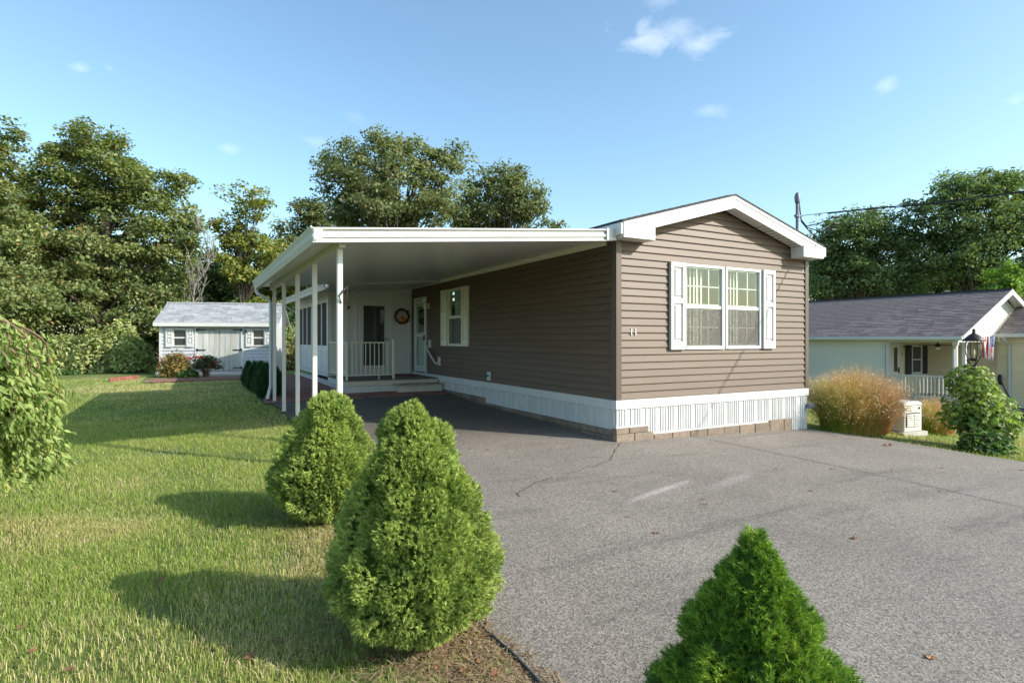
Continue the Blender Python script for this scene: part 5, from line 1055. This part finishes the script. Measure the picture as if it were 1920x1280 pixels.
# dwarf cone conifers, clipped spruces
PROF = [(0, .05), (.04, .20), (.09, .285), (.16, .40), (.25, .53), (.36, .64), (.46, .74), (.56, .84), (.66, .95), (.74, 1.0), (.82, .95), (.89, .80), (.95, .58), (1.0, .32)]
PT = np.array([a for a, _ in PROF]); PRS = np.array([b for _, b in PROF]); PRR = np.array([.1, .27, .40, .53, .64, .76, .86, .94, 1.0, 1.0, .96, .84, .68, .45]); PRC = np.array([.02, .06, .12, .22, .36, .54, .68, .80, .91, .98, .98, .86, .66, .40])
PAL['spruce'] = ((.11, .155, .032), (.275, .33, .078), (.34, .30, .12), .04); PAL['spruce_deep'] = ((.035, .10, .014), (.20, .29, .03), (.25, .17, .05), .03); PAL['spruce_dark'] = ((.018, .05, .018), (.045, .095, .03), (.05, .07, .02), .02)
def spruce(name, label, base, hgt, rad, seed, pal, ntuft, npt, nlen, nw, group=None, bumps=150, lumps=.1, cone=False):
    PR = {True: PRC, 'round': PRR, False: PRS}[cone]
    rg = np.random.default_rng(seed); z0 = h(*base); rt = thing(name, label, 'shrub', (base[0], base[1], z0), 0, group)
    bt = rg.random(bumps)**.75; ba = rg.random(bumps)*2*np.pi
    def radius(t, a):
        r = np.interp(t, PT, PR)*rad
        dt_ = (t[:, None]-bt[None])*hgt; da = (np.mod(a[:, None]-ba[None]+np.pi, 2*np.pi)-np.pi)*np.maximum(r, .03)[:, None]
        dd = np.sqrt(dt_**2+da**2)/(.085*rad/.5); bump_ = np.max(np.clip(1-dd**2, 0, 1)**.5, axis=1); lob_ = vnoise(a*1.3+seed, t*3.5, seed)-.5
        return r*(1+lob_*lumps*1.6)+(bump_-.55)*.10*(rad/.5)*np.clip(r/(.25*rad), .25, 1)
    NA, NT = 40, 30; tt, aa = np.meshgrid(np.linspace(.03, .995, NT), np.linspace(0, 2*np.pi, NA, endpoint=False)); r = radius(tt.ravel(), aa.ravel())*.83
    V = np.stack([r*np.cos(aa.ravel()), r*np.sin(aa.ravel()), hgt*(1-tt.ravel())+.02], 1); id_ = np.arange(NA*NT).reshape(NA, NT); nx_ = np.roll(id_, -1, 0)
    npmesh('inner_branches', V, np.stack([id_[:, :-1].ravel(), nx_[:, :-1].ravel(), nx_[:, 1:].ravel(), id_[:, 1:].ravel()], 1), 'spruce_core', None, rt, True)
    MB().tube([(0, 0, -.1), (0, 0, hgt*.9)], [.035, .01], 7).build('trunk', 'bark', rt)
    # area-weighted sampling of the cone
    ts = np.linspace(0, 1, 400); cdf = np.cumsum(np.interp(ts, PT, PR)+.04); cdf /= cdf[-1]; t = np.interp(rg.random(ntuft), cdf, ts); a = rg.random(ntuft)*2*np.pi; r = radius(t, a)*(.93+.12*rg.random(ntuft))
    c = np.stack([r*np.cos(a), r*np.sin(a), hgt*(1-t)+.015], 1); dr_ = np.gradient(np.interp(ts, PT, PR))/(ts[1]); slope = np.interp(t, ts, dr_)*rad/hgt
    out = unit(np.stack([np.cos(a), np.sin(a), slope*.9], 1)); ax = unit(out+np.array((0, 0, .35))+rg.normal(size=(ntuft, 3))*.35)
    i = np.repeat(np.arange(ntuft), npt); n = len(i); sd = unit(np.cross(ax[i], rg.normal(size=(n, 3)))); spread = rg.uniform(.35, 1.05, (n, 1)); dv = unit(ax[i]+sd*spread); L = nlen*(.7+.6*rg.random((n, 1)))
    st_ = c[i]+ax[i]*(rg.random((n, 1))-.55)*nlen*1.5; w_ = unit(np.cross(dv, rg.normal(size=(n, 3))))*nw*.5
    V = np.empty((n, 3, 3)); V[:, 0] = st_-w_; V[:, 1] = st_+w_; V[:, 2] = st_+dv*L
    cl = np.clip(.5+.9*(vnoise(a*4+seed, t*9, seed+2)-.5)+rg.normal(0, .3, ntuft), 0, 1); tn = tints(n, pal, cl[i], rg)
    npmesh('needles', V.reshape(-1, 3), np.arange(3*n).reshape(n, 3), 'needle', np.repeat(tn, 3, 0), rt)
    return rt
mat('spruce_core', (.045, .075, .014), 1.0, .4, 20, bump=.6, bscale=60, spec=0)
def pspruce(label, px, toppy, dep, wpx, seed, pal, **k):
    q = at(px, dep); z = h(*q); return spruce('clipped_spruce', label, q, ztop(toppy, dep)-z, wpx*dep/FPX/2, seed, pal, group='clipped spruces along the drive', **k)
pspruce('tall teardrop spruce on the mulch beside the black edging strip', 776, 760, 3.34, 305, 91, 'spruce', ntuft=14000, npt=18, nlen=.021, nw=.0042)
pspruce('rounded cone spruce at the drive edge next to the carport posts', 614, 740, 5.3, 178, 92, 'spruce', ntuft=9500, npt=15, nlen=.025, nw=.0062, bumps=120, cone='round')
pspruce('deep green spruce cone with yellow tips and reddish buds at the end of the drive', 1415, 1002, 2.15, 400, 93, 'spruce_deep', ntuft=9500, npt=24, nlen=.024, nw=.003, bumps=150, lumps=.07, cone=True)
for k, (px, by, ty, wpx) in enumerate(((466, 722, 679, 22), (478, 733, 679, 28), (489, 738, 680, 28), (497, 746, 683, 34), (516, 742, 690, 30))):
    q = P(px, by); dd = depth(*q); spruce('dwarf_conifer', ('small dark cone conifer in the patio row, first from the shed', 'small dark cone conifer in the patio row, second from the shed', 'small dark cone conifer in the patio row, third from the shed', 'widest dark cone conifer in the patio row, next to the downspout', 'small dark cone conifer behind the last carport post on the patio')[k], q, ztop(ty, dd)-h(*q), wpx*dd/FPX/2, 100+k, 'spruce_dark', 2200, 12, .05, .010, 'dwarf conifers by the patio', bumps=40)

# ornamental grasses
def reeds(name, label, px, dep, wpx, toppy, n, seed):
    q = at(px, dep); z = h(*q); rg = np.random.default_rng(seed); rt = thing(name, label, 'grass clump', (q[0], q[1], z)); hg = ztop(toppy, dep)-z; rad = wpx*dep/FPX/2; K = 6
    a = rg.random(n)*2*np.pi; br = np.sqrt(rg.random(n))*rad*.72; L = hg*(.35+.72*rg.random(n)**.8)*(1.08-.35*(br/rad)); ln = (br/rad*.5+rg.random(n)*.95-.12)+rg.normal(0, .12, n)
    t = np.linspace(0, 1, K+1)[None]; ro = br[:, None]+(ln*rad*.6)[:, None]*t**1.7; zz = L[:, None]*(t-.16*ln[:, None]*t**3); tw = rg.normal(0, .5, n)[:, None]*t**2; x = ro*np.cos(a)[:, None]+tw*rad*.35; y = ro*np.sin(a)[:, None]+rg.normal(0, .17, n)[:, None]*t**2*rad
    wv = (.0032*(1.0-.8*t))*np.ones((n, 1))*dep/9; tx, ty_ = -np.sin(a+rg.normal(0, .8, n))[:, None], np.cos(a)[:, None]
    V = np.empty((n, K+1, 2, 3)); V[..., 0, 0] = x-tx*wv; V[..., 0, 1] = y-ty_*wv; V[..., 1, 0] = x+tx*wv; V[..., 1, 1] = y+ty_*wv; V[..., 0, 2] = zz; V[..., 1, 2] = zz
    id_ = np.arange(n*(K+1)*2).reshape(n, K+1, 2); F = np.stack([id_[:, :-1, 0], id_[:, :-1, 1], id_[:, 1:, 1], id_[:, 1:, 0]], -1).reshape(-1, 4)
    g = np.array((.33, .36, .05)); tan = np.array((.54, .34, .11)); rd = np.array((.48, .19, .07)); pk = np.array((.68, .46, .33))
    typ = rg.random((n, 1, 1)); side = (np.cos(a-math.atan2(RT[1], RT[0]))*br/rad)[:, None, None]; body = np.where(typ+side*1.2 < .30, g, np.where(typ < .62, tan, rd)); tn = body*(1-t[..., None]*.0)+(pk-body)*np.clip((t[..., None]-.65)*2.0, 0, .6); tn = tn*(.75+.5*rg.random((n, 1, 1))); tn = np.repeat(tn[:, :, None, :], 2, 2).reshape(-1, 3)
    npmesh('blades', V.reshape(-1, 3), F, 'reed', tn, rt)
    m = int(n*1.3); i = rg.integers(0, n, m); tt = .72+.3*rg.random(m); k0 = np.clip((tt*K).astype(int), 0, K); c = np.stack([x[i, k0], y[i, k0], zz[i, k0]], 1)+rg.normal(0, .035, (m, 3))
    Vq, Fq = leaf_quads(c, unit(rg.normal(size=(m, 3))), .06*(.4+rg.random(m)), rg, .16); npmesh('plumes', Vq, Fq, 'reed', np.repeat(pk*(.8+.4*rg.random((m, 1))), 4, 0), rt)
reeds('ornamental_grass', 'large tawny ornamental grass clump at the house corner beside the drive', 1602, 11.3, 156, 684, 8000, 111)
reeds('ornamental_grass', 'smaller reddish ornamental grass clump between the generator and the lamp post shrub', 1752, 12.6, 84, 742, 3200, 112)
# hydrangea-like shrub round the lamp post, low skirt of another plant
def lampshrub():
    rt = thing('leafy_shrub', 'tall leafy green shrub wrapped round the black lamp post', 'shrub', (0, 0, 0)); pts = []; R_ = []; rg = np.random.default_rng(121); C_ = []
    lob = [(1820, 716, 40, 34), (1828, 755, 52, 44), (1812, 780, 44, 32), (1858, 775, 46, 44), (1845, 800, 56, 30), (1880, 800, 30, 28)]
    n = 3600; li = rg.integers(0, len(lob), n); d = unit(rg.normal(size=(n, 3))); rr_ = rg.random(n)**.3
    s = 10.2/FPX; c = np.empty((n, 3))
    for k, (px, py, hw, hh) in enumerate(lob):
        m_ = li == k; q = at(px, 10.2); c[m_, 0] = q[0]+d[m_, 0]*rr_[m_]*hw*s; c[m_, 1] = q[1]+d[m_, 1]*rr_[m_]*hw*s; c[m_, 2] = ztop(py, 10.2)+d[m_, 2]*rr_[m_]*hh*s
    cl = vnoise(c[:, 0]*5+c[:, 2]*3, c[:, 1]*5+c[:, 2]*4, 5); nrm = unit(d*.7+np.array((0, 0, .5))+rg.normal(size=(n, 3))*.4)
    V, F = leaf_quads(c, nrm, .10*(.55+.7*rg.random(n)), rg, .75, .08); npmesh('foliage', V, F, 'leaf', np.repeat(tints(n, 'hydr', cl, rg), 4, 0), rt)
    cn = MB(); q = at(1830, 10.2); z = h(*q)
    for k in range(16): e = c[rg.integers(0, n)]; cn.tube([(q[0]+rg.normal(0, .06), q[1]+rg.normal(0, .06), z-.04), ((q[0]+e[0])/2, (q[1]+e[1])/2, (z+e[2])/2+.05), tuple(e)], [.014, .01, .004], 4, False)
    cn.build('stems', 'twig', rt)
lampshrub()
shrub('low_shrub', 'low dark-leaved plant skirting the base of the lamp post shrub', 1838, 9.7, 138, 800, 'low', 2300, .085, 123, 12)

# weeping cherry at the left edge
def weeping():
    rg = np.random.default_rng(131); q = at(-95, 4.5); z = h(*q); rt = thing('weeping_cherry', 'weeping tree with drooping leafy branches at the lawn edge opposite the spruces', 'tree', (q[0], q[1], z))
    tb = MB(); tb.tube([(0, 0, -.1), (.02, 0, .6), (-.01, .02, 1.2), (0, 0, 1.62)], [.06, .05, .045, .05], 9).build('trunk', 'bark', rt, True); br = MB(); cs = []; tn_ = []
    top = ztop(585, 4.5)-z; allc = []; alld = []
    for k in range(120):
        a = rg.random()*2*np.pi; reach = .18+.52*rg.random()**.7; hi = top*(.82+.2*rg.random())*(1-.18*(reach-.3)); end = .42+.75*rg.random()**1.2
        P0 = np.array((0, 0, 1.6)); pts = [P0]; pts.append(np.array((math.cos(a)*reach*.45, math.sin(a)*reach*.45, hi+.02))); pts.append(np.array((math.cos(a)*reach*.85, math.sin(a)*reach*.85, hi-.12)))
        nseg = 7
        for j in range(1, nseg+1):
            f = j/nseg; pts.append(np.array((math.cos(a)*(reach*(.88+.16*f))+rg.normal(0, .02), math.sin(a)*(reach*(.88+.16*f))+rg.normal(0, .02), (hi-.15)*(1-f)+end*f)))
        pts = smooth_path([Vector(p) for p in pts], 3); br.tube(pts, [.009*(1-.8*i/len(pts)) for i in range(len(pts))], 4, False)
        for p, p2 in zip(pts[3:-1], pts[4:]):
            for r_ in range(5):
                allc.append(np.array(p.lerp(p2, rg.random()))+rg.normal(0, .035, 3)); alld.append((math.cos(a), math.sin(a)))
    br.build('branches', 'twig', rt); c = np.array(allc); n = len(c); od = np.array(alld)
    # drooping pointed leaves: long axis mostly down
    down = unit(np.column_stack([od*.45, np.full(n, -.9)])+rg.normal(size=(n, 3))*.42); sdv = unit(np.cross(down, rg.normal(size=(n, 3)))); nr = np.cross(down, sdv); L = (.05+.04*rg.random(n))[:, None]; Wd = L*.42
    V = np.empty((n, 6, 3)); V[:, 0] = c; V[:, 1] = c+down*L*.35-sdv*Wd*.5+nr*L*.07; V[:, 2] = c+down*L*.72-sdv*Wd*.32+nr*L*.05; V[:, 3] = c+down*L*1.05-nr*L*.12; V[:, 4] = c+down*L*.72+sdv*Wd*.32+nr*L*.05; V[:, 5] = c+down*L*.35+sdv*Wd*.5+nr*L*.07
    id_ = np.arange(6*n).reshape(n, 6); F = np.concatenate([id_[:, [0, 1, 2, 3]], id_[:, [0, 3, 4, 5]]]); PAL['cherry'] = ((.10, .15, .035), (.23, .28, .09), (.36, .33, .08), .08)
    npmesh('leaves', V.reshape(-1, 3), F, 'leaf', np.repeat(tints(n, 'cherry', rg.random(n), rg), 6, 0), rt)
weeping()

# ---------------------------------------------------------------- lawn
def lawn_ok(x, y):
    mw = .16+.25*vnoise(y*.9, 1.7, 3)+.22*vnoise(y*4, 1.7, 4)+.5*np.exp(-((y+4.6)/.7)**2)+.2*np.exp(-((y+1.1)/.6)**2)
    sp = np.modf(np.abs(np.sin(x*913.7+y*571.3)*4375.85))[0]
    left = (x < drive_left(y)-.02-mw*(y < 0)*(.0+1.35*vnoise(x*4, y*4, 33))) | ((x < drive_left(y)-.05) & (sp < .16))
    left = left & (y < 16.5) & (x > -26)
    patio = (x > -4.35) & (y > 6.0); apron = (x > -7.0) & (y > 13.2); hed = np.zeros_like(left)
    yy = np.interp(x, EDGE[:, 0], EDGE[:, 1]); right = (x > 4.75) & (y > yy+.05) & (x < 17.6) & (y < 9)
    far = (x > 17.6) & (x < 24) & (y > -5.5) & (y < -.7) & (y > yy+.05)
    return (left & ~patio & ~apron) | right | far
def grass(seed, n, dmin, dmax, pxmin, pxmax, hgt, wid, seg):
    rg = np.random.default_rng(seed); dep = np.sqrt(rg.uniform(dmin**2, dmax**2, n)); px = rg.uniform(pxmin, pxmax, n); q = CAM[None]+dep[:, None]*(FW[None]+RT[None]*((px-960)/FPX)[:, None]); x, y = q[:, 0], q[:, 1]
    dens = fbm(x*1.4, y*1.4, 41); k = lawn_ok(x, y) & (rg.random(n) < 2.3*dens-.32); x, y = x[k], y[k]; n = len(x); dens = dens[k]
    big = fbm(x*.45+7, y*.45, 51); tuft = vnoise(x*3.2, y*3.2, 52)
    tf2 = vnoise(x*9, y*9, 53); hh = hgt*(.4+.7*rg.random(n))*(.35+.75*tuft+.5*tf2); a = rg.random(n)*2*np.pi; lean = (.3+1.5*rg.random(n))*hh; w_ = wid*(.7+.6*rg.random(n)); z = H(x, y)-.03
    dx, dy = np.cos(a)*lean, np.sin(a)*lean; b2 = a+np.pi/2+rg.normal(0, .5, n); wx, wy = np.cos(b2)*w_/2, np.sin(b2)*w_/2
    base = np.stack([x, y, z], 1); W_ = np.stack([wx, wy, np.zeros(n)], 1)
    if seg == 1:
        V = np.stack([base-W_, base+W_, base+np.stack([dx, dy, hh+.02], 1)], 1).reshape(-1, 3); F = np.arange(3*n).reshape(n, 3); r_ = 3
    else:
        md = base+np.stack([dx*.32, dy*.32, hh*.62+.02], 1); V = np.stack([base-W_, base+W_, md+W_*.8, md-W_*.8, base+np.stack([dx, dy, hh*.92+.02], 1)], 1).reshape(-1, 3); i = np.arange(n)*5; F = np.concatenate([np.stack([i, i+1, i+2], 1), np.stack([i, i+2, i+3], 1), np.stack([i+3, i+2, i+4], 1)]); r_ = 5
    dry = np.clip((big-.42)*4.5+rg.normal(0, .25, n), 0, 1)[:, None]; gr = mixc(np.array((.115, .165, .03)), np.array((.205, .245, .06)), rg.random((n, 1))); st = mixc(np.array((.29, .24, .12)), np.array((.40, .33, .2)), rg.random((n, 1)))
    isdry = (rg.random((n, 1)) < .12+.55*dry); c = np.where(isdry, st, mixc(gr, np.array((.24, .25, .06)), dry*.5)); c = c*(1.45+.6*rg.random((n, 1)))
    return V, F, np.repeat(c, r_, 0)
def add_grass(name, parts, lab):
    Vs, Fs, Ts, o = [], [], [], 0
    for V, F, T in parts: Vs.append(V); Fs.append(F+o); Ts.append(T); o += len(V)
    tag(npmesh(name, np.concatenate(Vs), np.concatenate(Fs), 'grass', np.concatenate(Ts)), lab, 'grass', kind='stuff')
add_grass('lawn_grass', [grass(1, 150000, 2.3, 5.2, -120, 1250, .037, .0034, 2), grass(2, 170000, 5.2, 10, -150, 900, .035, .0052, 1), grass(3, 170000, 10, 24.5, -150, 560, .034, .0095, 1), grass(4, 50000, 9, 26, 1505, 1960, .05, .012, 1), grass(6, 110000, 1.2, 7, -1100, -120, .045, .005, 1), grass(7, 60000, 7, 20, -700, -150, .04, .011, 1)], 'short mown lawn with straw-coloured dry patches')

# straw and needles lying on the mulch
def litter(n, seed):
    rg = np.random.default_rng(seed); y = rg.uniform(-6.2, -.2, n); x = drive_left(y)+.08-np.abs(rg.normal(0, .42, n)); z = H(x, y)-.004+.016*rg.random(n); a = rg.random(n)*2*np.pi; L = .03+.07*rg.random(n); w_ = .0025+.002*rg.random(n)
    d = np.stack([np.cos(a)*L, np.sin(a)*L, rg.normal(0, .012, n)], 1); wv = np.stack([-np.sin(a)*w_, np.cos(a)*w_, np.zeros(n)], 1); b = np.stack([x, y, z], 1); V = np.stack([b-wv, b+wv, b+d+wv*.5, b+d-wv*.5], 1).reshape(-1, 3)
    c = mixc(np.array((.22, .13, .075)), np.array((.48, .38, .24)), rg.random((n, 1))); tag(npmesh('straw_litter', V, np.arange(4*n).reshape(n, 4), 'grass', np.repeat(c, 4, 0)), 'dry straw and needle litter on the mulch by the drive', 'litter', kind='stuff')
litter(13000, 5)
# black plastic edging strip between mulch and drive
ep = [P(*q) for q in ((898, 1150), (915, 1168), (945, 1192), (980, 1226), (1010, 1256), (1040, 1288), (1075, 1330))]; wob = random.Random(6)
MBe = MB().tube([Vector((p[0]-.05+wob.uniform(-.012, .012), p[1], h(*p)+.004+wob.uniform(-.012, .01))) for p in ep], [.007, .009, .01, .009, .01, .009, .009], 8)
tag(MBe.build('garden_edging', 'edging_black', smooth=True), 'black plastic edging strip half buried between mulch and asphalt', 'edging')
# red edging bricks by the dwarf conifers and below the hedge
def edging(name_lab, a, b, n, grp):
    A, B = P(*a), P(*b); t = (B-A)/np.linalg.norm(B-A); ang = math.atan2(t[1], t[0]); L = np.linalg.norm(B-A)/n
    me_ = MB().extrude([(-L*.48, 0, -.06), (L*.48, 0, -.06), (L*.48, 0, .06), (L*.25, 0, .095), (-L*.25, 0, .095), (-L*.48, 0, .06)], (0, .06, 0)).mesh('edging_brick', 'red_edging', bevel=.006)
    rgx = random.Random(n)
    for i in range(n):
        q = A+(B-A)*(i+.5)/n; o = link('edging_brick', me_, None, (q[0], q[1], h(*q)), 0, (rgx.uniform(-.12, .12), rgx.uniform(-.05, .05), ang+rgx.uniform(-.05, .05))); tag(o, name_lab, 'edging brick', grp)
edging('red scalloped edging brick in the line along the dwarf conifers', (453, 714), (500, 751), 14, 'red edging along the dwarf conifers')
edging('red edging brick in the line below the knotweed hedge', (207, 714), (262, 708), 8, 'red edging below the hedge')
tag(MB().lathe([(.02, -.02), (.08, .02), (.1, .1), (.08, .17), (.02, .2)], 14).build('garden_globe', 'white_trim', None, True, loc=(*P(297, 706), h(*P(297, 706)))), 'small pale globe ornament by the shed corner', 'ornament')
# fallen leaves
def leafmesh(seed):
    r = random.Random(seed); pts = []
    for k in range(10):
        a = 2*math.pi*k/10; rr_ = (.05 if k % 2 == 0 else .026)*r.uniform(.8, 1.2); pts.append((rr_*math.cos(a), rr_*math.sin(a), r.uniform(.003, .022)))
    return MB().add([(0, 0, .006)]+pts, [(0, k+1, (k+1) % 10+1) for k in range(10)])
mat('dead_leaf', (.25, .12, .05), .8, .3, 20, rand=.4); mat('dead_leaf_red', (.34, .08, .03), .8, .25, 20)
lm1 = leafmesh(1).mesh('fallen_leaf', 'dead_leaf'); rl = random.Random(9)
for k, (px, py) in enumerate([(1456, 879), (1562, 880), (1520, 921), (1672, 881), (1766, 878), (1762, 921), (1153, 922), (1318, 937), (1177, 970), (1915, 882), (915, 843), (1440, 799), (1320, 946), (1745, 1235), (1000, 860), (880, 842), (1600, 1010), (1230, 1000)]):
    q = P(px, py); o = link('fallen_leaf', lm1, None, (q[0], q[1], h(*q)+.005), rl.uniform(0, 6)); o.scale = (rl.uniform(.4, .75),)*3; tag(o, 'small dry brown leaf lying on the asphalt drive', 'leaf', 'dry leaves on the drive')
q = P(1664, 836); o = link('fallen_leaf', leafmesh(4).mesh('fallen_leaf', 'dead_leaf_red'), None, (q[0], q[1], h(*q)+.005), 1); o.scale = (1.6, 1.6, 2.2); tag(o, 'large red fallen leaf on the drive before the generator', 'leaf')
lm2 = leafmesh(7).mesh('fallen_leaf', 'dead_leaf')
for k, (px, py) in enumerate([(588, 1002), (60, 1225), (130, 1260), (520, 1205), (40, 1180), (470, 1235), (820, 1255), (870, 1262), (900, 1245), (930, 1268), (300, 1090), (700, 1240)]):
    q = P(px, py); o = link('fallen_leaf', lm2, None, (q[0], q[1], h(*q)+.012), rl.uniform(0, 6)); o.scale = (rl.uniform(.6, .9),)*3; tag(o, 'dry curled leaf lying in the lawn or mulch', 'leaf', 'dry leaves in the lawn and mulch')
